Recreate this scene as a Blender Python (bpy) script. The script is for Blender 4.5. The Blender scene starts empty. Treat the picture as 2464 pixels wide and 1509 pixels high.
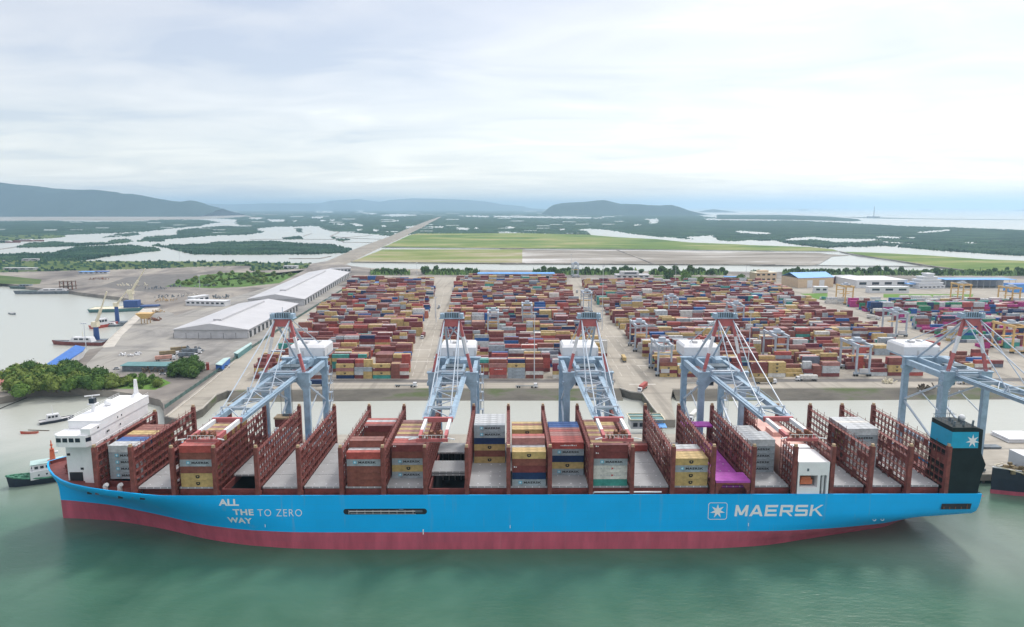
import bpy, math, random
import numpy as np
from mathutils import Vector, Matrix, Euler
RND = random.Random(11)
sc = bpy.context.scene
rad = math.radians
# ------------------------------------------------------------------ camera
CAMZ, F, PITCH, YAW = 123.0, 1642.0, rad(8.88), rad(0.35)
cam_data = bpy.data.cameras.new('camera'); cam = bpy.data.objects.new('camera', cam_data)
sc.collection.objects.link(cam); sc.camera = cam
cam_data.sensor_width = 36.0; cam_data.lens = 36.0 * F / 2463.0
cam_data.clip_start = 1.0; cam_data.clip_end = 200000.0
cam.location = (0, 0, CAMZ); cam.rotation_euler = (math.pi / 2 - PITCH, 0, -YAW)
RM = Euler((math.pi / 2 - PITCH, 0, -YAW)).to_matrix()
# ------------------------------------------------------------------ world: overcast sky over a physical sky
w = bpy.data.worlds.new("World"); sc.world = w; w.use_nodes = True
nt = w.node_tree; nt.nodes.clear(); N = nt.nodes.new; L = nt.links.new
SUN_EL, SUN_AZ = rad(52), rad(35)            # azimuth: clockwise from +Y
out = N('ShaderNodeOutputWorld'); add = N('ShaderNodeAddShader')
sky = N('ShaderNodeTexSky'); sky.sky_type = 'NISHITA'; sky.sun_disc = False
sky.sun_elevation = SUN_EL; sky.sun_rotation = SUN_AZ
bg1 = N('ShaderNodeBackground'); bg1.inputs[1].default_value = 0.05; L(sky.outputs[0], bg1.inputs[0])
tc = N('ShaderNodeTexCoord'); sep = N('ShaderNodeSeparateXYZ'); L(tc.outputs['Generated'], sep.inputs[0])
def wm(op, a, b=None, c=None):
    n = N('ShaderNodeMath'); n.operation = op
    for i, q in enumerate((a, b, c)):
        if q is None: continue
        if isinstance(q, (int, float)): n.inputs[i].default_value = q
        else: L(q, n.inputs[i])
    return n.outputs[0]
zc = wm('MAXIMUM', sep.outputs[2], 0.0)
den = wm('ADD', zc, 0.10)
uu = wm('DIVIDE', sep.outputs[0], den); vv = wm('DIVIDE', sep.outputs[1], den)
def cloud(su, sv, ox, det, dist, rot):
    cmb = N('ShaderNodeCombineXYZ'); L(uu, cmb.inputs[0]); L(vv, cmb.inputs[1])
    mp = N('ShaderNodeMapping'); L(cmb.outputs[0], mp.inputs[0])
    mp.inputs['Location'].default_value = (ox, ox * .7, 0); mp.inputs['Rotation'].default_value = (0, 0, rot)
    mp.inputs['Scale'].default_value = (su, sv, 1)
    n = N('ShaderNodeTexNoise'); n.inputs['Scale'].default_value = 1.0; n.inputs['Detail'].default_value = det
    n.inputs['Roughness'].default_value = .5; n.inputs['Distortion'].default_value = dist
    L(mp.outputs[0], n.inputs['Vector']); return n.outputs[0]
c1 = cloud(.40, .58, 3.1, 7, .6, .45); c2 = cloud(.95, 1.5, 8.3, 7, 1.1, .55)
mix = wm('ADD', wm('MULTIPLY', c1, .55), wm('MULTIPLY', c2, .45))
az = wm('ARCTAN2', sep.outputs[0], sep.outputs[1])
# a thin bright break in the cloud to the upper right, a bluer, thicker deck to the left
gl = N('ShaderNodeMapRange'); gl.interpolation_type = 'SMOOTHSTEP'; L(az, gl.inputs[0])
gl.inputs[1].default_value = -.75; gl.inputs[2].default_value = .45; gl.inputs[3].default_value = -.105; gl.inputs[4].default_value = .14
hz = N('ShaderNodeMapRange'); hz.interpolation_type = 'SMOOTHSTEP'; L(zc, hz.inputs[0])
hz.inputs[1].default_value = .02; hz.inputs[2].default_value = .30; hz.inputs[3].default_value = .25; hz.inputs[4].default_value = 1.0
fac = wm('ADD', mix, wm('MULTIPLY', gl.outputs[0], hz.outputs[0]))
ramp = N('ShaderNodeValToRGB'); L(fac, ramp.inputs[0]); e = ramp.color_ramp.elements
e[0].position = .35; e[0].color = (.40, .40, .43, 1)
e[1].position = .74; e[1].color = (.95, .90, .85, 1)
e.new(.43).color = (.50, .48, .475, 1); e.new(.51).color = (.575, .54, .515, 1); e.new(.59).color = (.64, .60, .565, 1)
bg2 = N('ShaderNodeBackground'); L(ramp.outputs[0], bg2.inputs[0])
zen = N('ShaderNodeMapRange'); L(zc, zen.inputs[0])
zen.inputs[1].default_value = .42; zen.inputs[2].default_value = 1.0; zen.inputs[3].default_value = .86; zen.inputs[4].default_value = 2.0
low = N('ShaderNodeMapRange'); low.interpolation_type = 'SMOOTHSTEP'; L(zc, low.inputs[0]); low.inputs[1].default_value = .0; low.inputs[2].default_value = .13; low.inputs[3].default_value = 1.28; low.inputs[4].default_value = 1.0
L(wm('MULTIPLY', zen.outputs[0], low.outputs[0]), bg2.inputs[1])
L(bg1.outputs[0], add.inputs[0]); L(bg2.outputs[0], add.inputs[1]); L(add.outputs[0], out.inputs[0])
# ------------------------------------------------------------------ sun behind the cloud
sd = bpy.data.lights.new('sun', 'SUN'); sd.energy = 1.5; sd.angle = rad(10); sd.color = (1.0, .96, .90)
so = bpy.data.objects.new('sun', sd); sc.collection.objects.link(so)
dv = Vector((math.sin(SUN_AZ) * math.cos(SUN_EL), math.cos(SUN_AZ) * math.cos(SUN_EL), math.sin(SUN_EL)))
so.rotation_euler = dv.to_track_quat('Z', 'Y').to_euler()
sc.view_settings.view_transform = 'Standard'; sc.view_settings.look = 'None'
sc.view_settings.exposure = 0.34; sc.view_settings.gamma = 1.0; sc.view_settings.use_curve_mapping = False
cy = sc.cycles
cy.max_bounces = 5; cy.diffuse_bounces = 2; cy.glossy_bounces = 2; cy.transmission_bounces = 2; cy.volume_bounces = 1
cy.transparent_max_bounces = 4; cy.use_denoising = True; cy.caustics_reflective = False; cy.caustics_refractive = False
sc.render.film_transparent = False

# ------------------------------------------------------------------ helpers
def ray(px, py):
    d = Vector(((px - 1231.5) / F, -(py - 754.5) / F, -1.0)); return RM @ d
def G(p, z=0.0):                    # photo point (2463 px wide) -> ground point at height z
    d = ray(*p); t = (z - CAMZ) / d.z; return Vector((d.x * t, d.y * t, z))
def OY(p, Y):                       # photo point -> point on the upright plane at distance Y
    d = ray(*p); t = Y / d.y; return Vector((d.x * t, Y, CAMZ + d.z * t))
def cA(x, y): return (.2440 * x, 420.9 + .2440 * y)
def cB(x, y): return (601.3 + .2684 * x, 451 + .2684 * y)
def cC(x, y): return (1202.6 + .2684 * x, 451 + .2684 * y)
def cD(x, y): return (1803.9 + .2675 * x, 451 + .2675 * y)
def cE(x, y): return (.2390 * x, 601.3 + .2390 * y)
def cF(x, y): return (360.8 + .2391 * x, 601.3 + .2391 * y)

class MB:
    def __init__(s): s.v = []; s.f = []; s.m = []
    def face(s, pts, m=0):
        n = len(s.v); s.v += [tuple(p) for p in pts]; s.f.append(tuple(range(n, n + len(pts)))); s.m.append(m)
    def hexa(s, c, m=0, bottom=True):
        n = len(s.v); s.v += [tuple(p) for p in c]
        fs = [(4, 5, 6, 7), (0, 1, 5, 4), (1, 2, 6, 5), (2, 3, 7, 6), (3, 0, 4, 7)] + ([(3, 2, 1, 0)] if bottom else [])
        for q in fs: s.f.append(tuple(n + k for k in q)); s.m.append(m)
    def box(s, x0, x1, y0, y1, z0, z1, m=0, bottom=True):
        s.hexa([(x0, y0, z0), (x1, y0, z0), (x1, y1, z0), (x0, y1, z0), (x0, y0, z1), (x1, y0, z1), (x1, y1, z1), (x0, y1, z1)], m, bottom)
    def bar(s, p, q, wd, ht=None, m=0):
        p, q = Vector(p), Vector(q); ht = ht or wd; d = (q - p)
        if d.length < 1e-6: return
        d.normalize(); sd_ = d.cross(Vector((0, 0, 1)))
        if sd_.length < 1e-3: sd_ = Vector((1, 0, 0))
        sd_.normalize(); up = sd_.cross(d); a, b = sd_ * wd / 2, up * ht / 2
        c = [p - a - b, p + a - b, p + a + b, p - a + b]; e_ = [x + (q - p) for x in c]
        n = len(s.v); s.v += [tuple(x) for x in c + e_]
        for fq in [(3, 2, 1, 0), (4, 5, 6, 7), (0, 1, 5, 4), (1, 2, 6, 5), (2, 3, 7, 6), (3, 0, 4, 7)]:
            s.f.append(tuple(n + k for k in fq)); s.m.append(m)
    def tube(s, p, q, r0, r1=None, k=8, m=0):
        p, q = Vector(p), Vector(q); r1 = r0 if r1 is None else r1; d = (q - p).normalized()
        a = d.cross(Vector((0, 0, 1)))
        if a.length < 1e-3: a = Vector((1, 0, 0))
        a.normalize(); b = d.cross(a); n = len(s.v)
        for c, r in ((p, r0), (q, r1)):
            for i in range(k):
                t = 2 * math.pi * i / k; s.v.append(tuple(c + a * r * math.cos(t) + b * r * math.sin(t)))
        for i in range(k):
            j = (i + 1) % k; s.f.append((n + i, n + j, n + k + j, n + k + i)); s.m.append(m)
        s.f.append(tuple(n + k + i for i in range(k))); s.m.append(m)
        s.f.append(tuple(n + k - 1 - i for i in range(k))); s.m.append(m)
    def prism(s, pts, z0, z1, m=0, mt=None):
        n = len(s.v); k = len(pts)
        ar = sum(pts[i][0] * pts[(i + 1) % k][1] - pts[(i + 1) % k][0] * pts[i][1] for i in range(k))
        if ar < 0: pts = list(reversed(pts))
        s.v += [(p[0], p[1], z0) for p in pts] + [(p[0], p[1], z1) for p in pts]
        for i in range(k):
            j = (i + 1) % k; s.f.append((n + i, n + j, n + k + j, n + k + i)); s.m.append(m)
        s.f.append(tuple(n + k + i for i in range(k))); s.m.append(m if mt is None else mt)
    def ball(s, c, rx, ry, rz, k=10, h=6, m=0, half=False):
        n = len(s.v); c = Vector(c); lo = 0 if half else -math.pi / 2
        for i in range(h + 1):
            t = lo + (math.pi / 2 - lo) * i / h
            for j in range(k):
                u = 2 * math.pi * j / k
                s.v.append((c.x + rx * math.cos(t) * math.cos(u), c.y + ry * math.cos(t) * math.sin(u), c.z + rz * math.sin(t)))
        for i in range(h):
            for j in range(k):
                j2 = (j + 1) % k; s.f.append((n + i * k + j, n + i * k + j2, n + (i + 1) * k + j2, n + (i + 1) * k + j)); s.m.append(m)
    def mesh(s, name, mats, smooth=False, off=None):
        me = bpy.data.meshes.new(name)
        v = s.v if off is None else [(a - off[0], b - off[1], c - off[2]) for a, b, c in s.v]
        me.from_pydata(v, [], s.f)
        for m_ in (mats if isinstance(mats, (list, tuple)) else [mats]): me.materials.append(m_)
        me.polygons.foreach_set('material_index', s.m)
        if smooth: me.polygons.foreach_set('use_smooth', [True] * len(s.f))
        me.update(); return me
    def build(s, name, mats, parent=None, loc=(0, 0, 0), smooth=False, off=None):
        return link(name, s.mesh(name, mats, smooth, off), parent, loc)
def link(name, data, parent=None, loc=(0, 0, 0)):
    o = bpy.data.objects.new(name, data); sc.collection.objects.link(o); o.location = loc
    if parent is not None: o.parent = parent
    return o
def tag(o, label=None, cat=None, group=None, kind=None):
    if label: o['label'] = label
    if cat: o['category'] = cat
    if group: o['group'] = group
    if kind: o['kind'] = kind
    return o
def thing(name, label, cat, loc=(0, 0, 0), rz=0, group=None):
    o = link(name, None, None, loc); o.rotation_euler = (0, 0, rz); o.empty_display_size = .5
    return tag(o, label, cat, group)
def copy_tree(o, parent=None):
    c = o.copy(); sc.collection.objects.link(c)
    if parent is not None: c.parent = parent
    for ch in list(o.children): copy_tree(ch, c)
    return c
ORD = 'first second third fourth fifth sixth seventh eighth ninth tenth eleventh twelfth thirteenth fourteenth fifteenth sixteenth seventeenth eighteenth nineteenth twentieth'.split()
ORD += ['twenty-' + x for x in ORD[:9]] + ['thirtieth'] + ['thirty-' + x for x in ORD[:9]]

# ------------------------------------------------------------------ materials
MATS = {}
def mat(name, col, rough=.6, var=.12, scale=.35, bump=0., metal=0., wave=0., spec=.5, streak=0., bscale=None):
    if name in MATS: return MATS[name]
    m = bpy.data.materials.new(name); m.use_nodes = True; t = m.node_tree; b = t.nodes['Principled BSDF']
    b.inputs['Roughness'].default_value = rough; b.inputs['Metallic'].default_value = metal
    b.inputs['Specular IOR Level'].default_value = spec
    co = t.nodes.new('ShaderNodeTexCoord'); src = co.outputs['Object']
    if streak:
        mp = t.nodes.new('ShaderNodeMapping'); mp.inputs['Scale'].default_value = (1, 1, streak); t.links.new(src, mp.inputs[0]); src2 = mp.outputs[0]
    else: src2 = src
    n = t.nodes.new('ShaderNodeTexNoise'); n.inputs['Scale'].default_value = scale; n.inputs['Detail'].default_value = 6; n.inputs['Roughness'].default_value = .62
    t.links.new(src2, n.inputs['Vector'])
    r = t.nodes.new('ShaderNodeValToRGB'); t.links.new(n.outputs[0], r.inputs[0])
    lo = [c * (1 - var * 1.6) for c in col[:3]]; hi = [min(1, c * (1 + var) + .02 * var) for c in col[:3]]
    r.color_ramp.elements[0].position = .33; r.color_ramp.elements[0].color = (*lo, 1)
    r.color_ramp.elements[1].position = .67; r.color_ramp.elements[1].color = (*hi, 1)
    t.links.new(r.outputs[0], b.inputs['Base Color'])
    if wave:
        wv = t.nodes.new('ShaderNodeTexWave'); wv.inputs['Scale'].default_value = wave; wv.inputs['Distortion'].default_value = 0
        t.links.new(src, wv.inputs['Vector'])
        bp = t.nodes.new('ShaderNodeBump'); bp.inputs['Strength'].default_value = .6; bp.inputs['Distance'].default_value = .04
        t.links.new(wv.outputs['Fac'], bp.inputs['Height']); t.links.new(bp.outputs[0], b.inputs['Normal'])
    elif bump:
        n2 = t.nodes.new('ShaderNodeTexNoise'); n2.inputs['Scale'].default_value = bscale or scale * 6; n2.inputs['Detail'].default_value = 5; t.links.new(src, n2.inputs['Vector'])
        bp = t.nodes.new('ShaderNodeBump'); bp.inputs['Strength'].default_value = 1; bp.inputs['Distance'].default_value = bump
        t.links.new(n2.outputs[0], bp.inputs['Height']); t.links.new(bp.outputs[0], b.inputs['Normal'])
    MATS[name] = m; return m
def rampmat(name, stops, scale, rough=.8, detail=8, stretch=(1, 1, 1), bump=0., dist=0., spec=.06):
    m = bpy.data.materials.new(name); m.use_nodes = True; t = m.node_tree; b = t.nodes['Principled BSDF']
    b.inputs['Roughness'].default_value = rough; b.inputs['Specular IOR Level'].default_value = spec
    co = t.nodes.new('ShaderNodeTexCoord'); mp = t.nodes.new('ShaderNodeMapping'); mp.inputs['Scale'].default_value = stretch
    t.links.new(co.outputs['Object'], mp.inputs[0])
    n = t.nodes.new('ShaderNodeTexNoise'); n.inputs['Scale'].default_value = scale; n.inputs['Detail'].default_value = detail; n.inputs['Roughness'].default_value = .65
    n.inputs['Distortion'].default_value = dist; t.links.new(mp.outputs[0], n.inputs['Vector'])
    r = t.nodes.new('ShaderNodeValToRGB'); t.links.new(n.outputs[0], r.inputs[0])
    el = r.color_ramp.elements; el[0].position, el[0].color = stops[0][0], (*stops[0][1], 1); el[1].position, el[1].color = stops[-1][0], (*stops[-1][1], 1)
    for p, c in stops[1:-1]: el.new(p).color = (*c, 1)
    t.links.new(r.outputs[0], b.inputs['Base Color'])
    if bump:
        bp = t.nodes.new('ShaderNodeBump'); bp.inputs['Strength'].default_value = 1; bp.inputs['Distance'].default_value = bump
        t.links.new(n.outputs[0], bp.inputs['Height']); t.links.new(bp.outputs[0], b.inputs['Normal'])
    MATS[name] = m; return m
def tracks(name, sx, sy, amt=.30):
    m = MATS[name]; t = m.node_tree; b = t.nodes['Principled BSDF']; old = b.inputs['Base Color'].links[0].from_socket; co = t.nodes.new('ShaderNodeTexCoord'); prev = old
    for (a, c, th) in ((sx, sy, .56), (sy, sx, .60)):
        mp = t.nodes.new('ShaderNodeMapping'); mp.inputs['Scale'].default_value = (a, c, 1); t.links.new(co.outputs['Object'], mp.inputs[0])
        n = t.nodes.new('ShaderNodeTexNoise'); n.inputs['Scale'].default_value = 1; n.inputs['Detail'].default_value = 5; t.links.new(mp.outputs[0], n.inputs['Vector'])
        r = t.nodes.new('ShaderNodeMapRange'); t.links.new(n.outputs[0], r.inputs[0]); r.inputs[1].default_value = th - .04; r.inputs[2].default_value = th + .12; r.inputs[3].default_value = 0; r.inputs[4].default_value = amt
        x = t.nodes.new('ShaderNodeMix'); x.data_type = 'RGBA'; t.links.new(r.outputs[0], x.inputs[0]); t.links.new(prev, x.inputs[6]); x.inputs[7].default_value = (.09, .085, .08, 1); prev = x.outputs[2]
    t.links.new(prev, b.inputs['Base Color'])
def seams(name, amt=.10):
    m = MATS[name]; t = m.node_tree; b = t.nodes['Principled BSDF']; old = b.inputs['Base Color'].links[0].from_socket; co = t.nodes.new('ShaderNodeTexCoord')
    sp = t.nodes.new('ShaderNodeSeparateXYZ'); cb = t.nodes.new('ShaderNodeCombineXYZ'); t.links.new(co.outputs['Object'], sp.inputs[0]); t.links.new(sp.outputs[0], cb.inputs[0]); t.links.new(sp.outputs[2], cb.inputs[1])
    k = t.nodes.new('ShaderNodeTexBrick'); t.links.new(cb.outputs[0], k.inputs['Vector']); k.inputs['Scale'].default_value = 1; k.inputs['Brick Width'].default_value = 11.5; k.inputs['Row Height'].default_value = 2.9; k.inputs['Mortar Size'].default_value = .10; k.inputs['Mortar Smooth'].default_value = .6
    k.inputs['Color1'].default_value = (0, 0, 0, 1); k.inputs['Color2'].default_value = (.35, .35, .35, 1); k.inputs['Mortar'].default_value = (1, 1, 1, 1)
    mu = t.nodes.new('ShaderNodeMath'); mu.operation = 'MULTIPLY'; t.links.new(k.outputs['Color'], mu.inputs[0]); mu.inputs[1].default_value = amt
    x = t.nodes.new('ShaderNodeMix'); x.data_type = 'RGBA'; t.links.new(mu.outputs[0], x.inputs[0]); t.links.new(old, x.inputs[6]); x.inputs[7].default_value = (.05, .12, .2, 1)
    mp = t.nodes.new('ShaderNodeMapping'); mp.inputs['Scale'].default_value = (.5, 1, .035); t.links.new(co.outputs['Object'], mp.inputs[0]); n = t.nodes.new('ShaderNodeTexNoise'); n.inputs['Scale'].default_value = 1; n.inputs['Detail'].default_value = 4; t.links.new(mp.outputs[0], n.inputs['Vector'])
    r = t.nodes.new('ShaderNodeMapRange'); t.links.new(n.outputs[0], r.inputs[0]); r.inputs[1].default_value = .62; r.inputs[2].default_value = .80; r.inputs[4].default_value = .22
    y = t.nodes.new('ShaderNodeMix'); y.data_type = 'RGBA'; t.links.new(r.outputs[0], y.inputs[0]); t.links.new(x.outputs[2], y.inputs[6]); y.inputs[7].default_value = (.34, .30, .28, 1); t.links.new(y.outputs[2], b.inputs['Base Color'])
def M(n): return MATS[n]
mat('hull_blue', (.001, .45, .94), .5, .04, .05, spec=.3); mat('hull_red', (.50, .092, .142), .6, .15, .22, streak=.22)
mat('deck_red', (.19, .045, .040), .65, .2, .5); mat('lash_brown', (.20, .052, .043), .6, .25, .6)
mat('hatch_grey', (.36, .37, .385), .55, .06, .12); mat('cap_tan', (.45, .33, .2), .6)
mat('white_paint', (.66, .67, .69), .45, .04, .3); mat('glass_dark', (.02, .03, .045), .12, 0, 1)
mat('funnel_black', (.004, .013, .015), .6, .2, .2, spec=.25); mat('band_blue', (.01, .34, .55), .4, .05)
mat('letter_white', (.84, .85, .87), .5, .03); mat('letter_black', (.015, .015, .018), .6, 0)
mat('logo_cyan', (.10, .48, .68), .5, .03); mat('pit_dark', (.012, .016, .024), .7)
mat('magenta', (.46, .085, .47), .5, .12, .4); mat('orange', (.58, .17, .08), .45, .06); mat('peach', (.72, .42, .36), .55, .12, .15)
mat('crane_blue', (.30, .42, .53), .45, .13, .35); mat('crane_red', (.46, .12, .125), .5, .1); mat('crane_white', (.76, .77, .80), .5, .05)
mat('crane_dark', (.10, .14, .17), .6, .2); mat('cable_steel', (.42, .49, .57), .4, .05)
mat('rtg_grey', (.42, .48, .55), .5, .1); mat('rtg_yellow', (.66, .43, .16), .5, .1); mat('tyre', (.02, .02, .02), .8)
mat('roof_white', (.50, .50, .515), .5, .05, .05, streak=1, spec=.3); mat('wall_pale', (.52, .52, .53), .7, .08, .2); mat('opening', (.05, .055, .06), .8)
mat('roof_blue', (.09, .33, .74), .5, .08, .1); mat('wall_tan', (.60, .45, .30), .7, .06); mat('roof_terracotta', (.35, .13, .10), .7, .15)
mat('roof_teal', (.10, .24, .25), .6, .15); mat('shed_aqua', (.42, .58, .56), .5, .1); mat('fence_green', (.09, .16, .145), .7, .2)
mat('roof_royal', (.03, .15, .50), .5, .12, .3); mat('tarp_tan', (.26, .20, .11), .8, .2); mat('tarp_pink', (.55, .30, .24), .7, .15)
mat('cream', (.70, .64, .48), .5, .08); mat('royal', (.02, .07, .24), .5, .1); mat('navy_hull', (.012, .02, .04), .4, .1); mat('tug_green', (.06, .22, .14), .6, .3, 1.2)
mat('rust', (.22, .09, .05), .8, .3, 1); mat('barge_green', (.06, .12, .11), .7, .3); mat('barge_grey', (.14, .17, .20), .7, .3); mat('skiff_red', (.45, .06, .04), .5, .15)
mat('pole_steel', (.55, .58, .62), .5, .05); mat('mast_orange', (.62, .13, .06), .5, .1); mat('concrete_pale', (.50, .47, .42), .85, .1, .15)
mat('bark', (.10, .075, .05), .9, .2, 2); mat('truck_red', (.52, .06, .05), .45, .1); mat('ship_white', (.80, .81, .83), .5, .04, .3); mat('gallery', (.008, .012, .018), .6, .1)
CCOL = {  # container paints
 'maroon': (.20, .050, .048), 'brown': (.245, .085, .064), 'wine': (.17, .025, .045), 'red': (.42, .085, .070), 'beige': (.54, .395, .165), 'grey': (.35, .40, .44),
 'pale grey': (.52, .55, .57), 'navy': (.012, .036, .115), 'blue': (.018, .105, .34), 'teal': (.06, .31, .27), 'white': (.68, .67, .63), 'green': (.03, .25, .12),
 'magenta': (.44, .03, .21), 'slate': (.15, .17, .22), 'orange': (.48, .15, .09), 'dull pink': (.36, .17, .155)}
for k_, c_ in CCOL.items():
    mat('roof ' + k_, tuple(.91 * q_ + .055 * d_ for q_, d_ in zip(c_, (1, .88, .82))), .5, .22, .5, wave=1.9, spec=.28)      # paler version of each paint for the roof panels
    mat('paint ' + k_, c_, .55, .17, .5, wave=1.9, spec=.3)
mat('frame_dark', (.06, .05, .05), .6)
leafy = lambda n, lo, mid, hi: rampmat(n, [(.3, lo), (.5, mid), (.72, hi)], .35, .75, 5)
leafy('leaf_dark', (.030, .070, .020), (.060, .118, .032), (.11, .175, .048))
leafy('leaf_mid', (.052, .11, .025), (.10, .175, .04), (.16, .24, .06))
leafy('leaf_olive', (.075, .12, .025), (.14, .19, .045), (.20, .25, .07))
rampmat('water_base', [(0, (0, 0, 0)), (1, (1, 1, 1))], 1)
def water_mat():
    m = M('water_base'); m.name = 'river_water'; t = m.node_tree; b = t.nodes['Principled BSDF']
    for n in list(t.nodes):
        if n.type not in ('BSDF_PRINCIPLED', 'OUTPUT_MATERIAL'): t.nodes.remove(n)
    nn = t.nodes.new; ll = t.links.new
    co = nn('ShaderNodeTexCoord'); sp = nn('ShaderNodeSeparateXYZ'); ll(co.outputs['Object'], sp.inputs[0])
    n1 = nn('ShaderNodeTexNoise'); n1.inputs['Scale'].default_value = .012; n1.inputs['Detail'].default_value = 5; n1.inputs['Distortion'].default_value = .6; ll(co.outputs['Object'], n1.inputs['Vector'])
    ad = nn('ShaderNodeMath'); ad.operation = 'MULTIPLY_ADD'; ll(n1.outputs[0], ad.inputs[0]); ad.inputs[1].default_value = 110; ll(sp.outputs[1], ad.inputs[2])
    mr = nn('ShaderNodeMapRange'); mr.interpolation_type = 'SMOOTHSTEP'; ll(ad.outputs[0], mr.inputs[0]); mr.inputs[1].default_value = 285; mr.inputs[2].default_value = 425
    # silt stirred up by the stern
    dx = nn('ShaderNodeVectorMath'); dx.operation = 'DISTANCE'
    mp = nn('ShaderNodeMapping'); mp.inputs['Scale'].default_value = (.55, 1, 1); ll(co.outputs['Object'], mp.inputs[0]); ll(mp.outputs[0], dx.inputs[0]); dx.inputs[1].default_value = (195 * .55, 236, 0)
    ad2 = nn('ShaderNodeMath'); ad2.operation = 'MULTIPLY_ADD'; ll(n1.outputs[0], ad2.inputs[0]); ad2.inputs[1].default_value = -34; ll(dx.outputs['Value'], ad2.inputs[2])
    m2 = nn('ShaderNodeMapRange'); m2.interpolation_type = 'SMOOTHSTEP'; ll(ad2.outputs[0], m2.inputs[0]); m2.inputs[1].default_value = 38; m2.inputs[2].default_value = -10; m2.inputs[3].default_value = 0; m2.inputs[4].default_value = .34
    mx = nn('ShaderNodeMath'); mx.operation = 'MAXIMUM'; ll(mr.outputs[0], mx.inputs[0]); ll(m2.outputs[0], mx.inputs[1])
    n3 = nn('ShaderNodeTexNoise'); n3.inputs['Scale'].default_value = .03; n3.inputs['Detail'].default_value = 6; n3.inputs['Distortion'].default_value = 1.2; ll(co.outputs['Object'], n3.inputs['Vector'])
    r = nn('ShaderNodeValToRGB'); ll(n3.outputs[0], r.inputs[0]); r.color_ramp.elements[0].position = .3; r.color_ramp.elements[0].color = (.040, .112, .073, 1)
    r.color_ramp.elements[1].position = .75; r.color_ramp.elements[1].color = (.070, .155, .106, 1)
    mc = nn('ShaderNodeMix'); mc.data_type = 'RGBA'; ll(mx.outputs[0], mc.inputs[0]); ll(r.outputs[0], mc.inputs[6]); mc.inputs[7].default_value = (.42, .435, .395, 1)
    ll(mc.outputs[2], b.inputs['Base Color'])
    b.inputs['Roughness'].default_value = .25; b.inputs['IOR'].default_value = 1.33; b.inputs['Specular IOR Level'].default_value = .5
    n2 = nn('ShaderNodeTexNoise'); n2.inputs['Scale'].default_value = .55; n2.inputs['Detail'].default_value = 4; n2.inputs['Distortion'].default_value = .4
    mp2 = nn('ShaderNodeMapping'); mp2.inputs['Scale'].default_value = (.55, 1.3, 1); mp2.inputs['Rotation'].default_value = (0, 0, .3); ll(co.outputs['Object'], mp2.inputs[0]); ll(mp2.outputs[0], n2.inputs['Vector'])
    bp = nn('ShaderNodeBump'); bp.inputs['Strength'].default_value = .55; bp.inputs['Distance'].default_value = .16; n4 = nn('ShaderNodeTexNoise'); n4.inputs['Scale'].default_value = .14; n4.inputs['Detail'].default_value = 6; n4.inputs['Roughness'].default_value = .7; ll(mp2.outputs[0], n4.inputs['Vector'])
    sm = nn('ShaderNodeMath'); sm.operation = 'MULTIPLY_ADD'; ll(n4.outputs[0], sm.inputs[0]); sm.inputs[1].default_value = 2.6; ll(n2.outputs[0], sm.inputs[2])
    ll(sm.outputs[0], bp.inputs['Height']); ll(bp.outputs[0], b.inputs['Normal'])
    return m
WATER = water_mat()
rampmat('paving', [(.28, (.27, .25, .215)), (.42, (.345, .32, .275)), (.55, (.385, .355, .305)), (.7, (.43, .40, .345))], .022, .85, 14, dist=.8)
rampmat('pier_concrete', [(.3, (.34, .315, .27)), (.5, (.40, .37, .32)), (.7, (.46, .43, .375))], .06, .85, 10)
rampmat('old_apron', [(.30, (.17, .165, .16)), (.45, (.28, .27, .255)), (.60, (.35, .335, .305)), (.74, (.43, .40, .345))], .018, .85, 9, dist=.5)
rampmat('scrub_soil', [(.35, (.13, .12, .115)), (.5, (.24, .22, .20)), (.65, (.36, .33, .285)), (.8, (.44, .41, .35))], .016, .9, 9, stretch=(1, .55, 1), dist=.6)
rampmat('asphalt', [(.3, (.13, .125, .12)), (.7, (.20, .19, .18))], .1, .85, 8)
rampmat('bank_stone', [(.3, (.09, .085, .075)), (.5, (.16, .15, .13)), (.62, (.10, .13, .06)), (.75, (.22, .20, .17))], .06, .9, 8, stretch=(.35, 1, 1))
rampmat('field_green', [(.36, (.075, .135, .03)), (.46, (.13, .195, .048)), (.54, (.20, .235, .072)), (.64, (.31, .29, .14))], .006, .9, 10, stretch=(.45, 1, 1), dist=.4)
rampmat('field_olive', [(.36, (.13, .18, .045)), (.47, (.22, .25, .085)), (.56, (.31, .28, .16)), (.66, (.46, .44, .37))], .006, .9, 10, stretch=(.4, 1, 1), dist=.4)
rampmat('mud_grey', [(.36, (.16, .14, .115)), (.46, (.24, .215, .18)), (.54, (.35, .325, .29)), (.61, (.62, .61, .60))], .006, .75, 10, stretch=(.3, 1, 1), dist=.5)
rampmat('road_dust', [(.3, (.22, .20, .175)), (.7, (.34, .31, .265))], .02, .9, 8)
rampmat('mangrove', [(.38, (.006, .028, .018)), (.5, (.016, .052, .032)), (.62, (.042, .088, .046))], .011, .9, 9, stretch=(.5, 1, 1))
rampmat('marsh', [(.3, (.05, .09, .03)), (.5, (.085, .13, .045)), (.68, (.14, .165, .07)), (.8, (.24, .22, .14))], .02, .9, 9, stretch=(.5, 1, 1))
rampmat('mudflat', [(.3, (.24, .23, .20)), (.7, (.37, .34, .30))], .002, .9, 8, stretch=(.3, 1, 1))
rampmat('hill_forest', [(.3, (.014, .036, .034)), (.7, (.03, .06, .05))], .002, .95, 8)
rampmat('mound_green', [(.3, (.05, .11, .025)), (.55, (.10, .18, .045)), (.75, (.16, .22, .08))], .05, .9, 8)
rampmat('lawn', [(.3, (.10, .20, .04)), (.7, (.16, .26, .07))], .05, .9, 6)
tracks('paving', .22, .006); tracks('pier_concrete', .05, .5, .25); tracks('old_apron', .10, .012, .35); seams('hull_blue', .10); seams('hull_red', .16)
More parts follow.
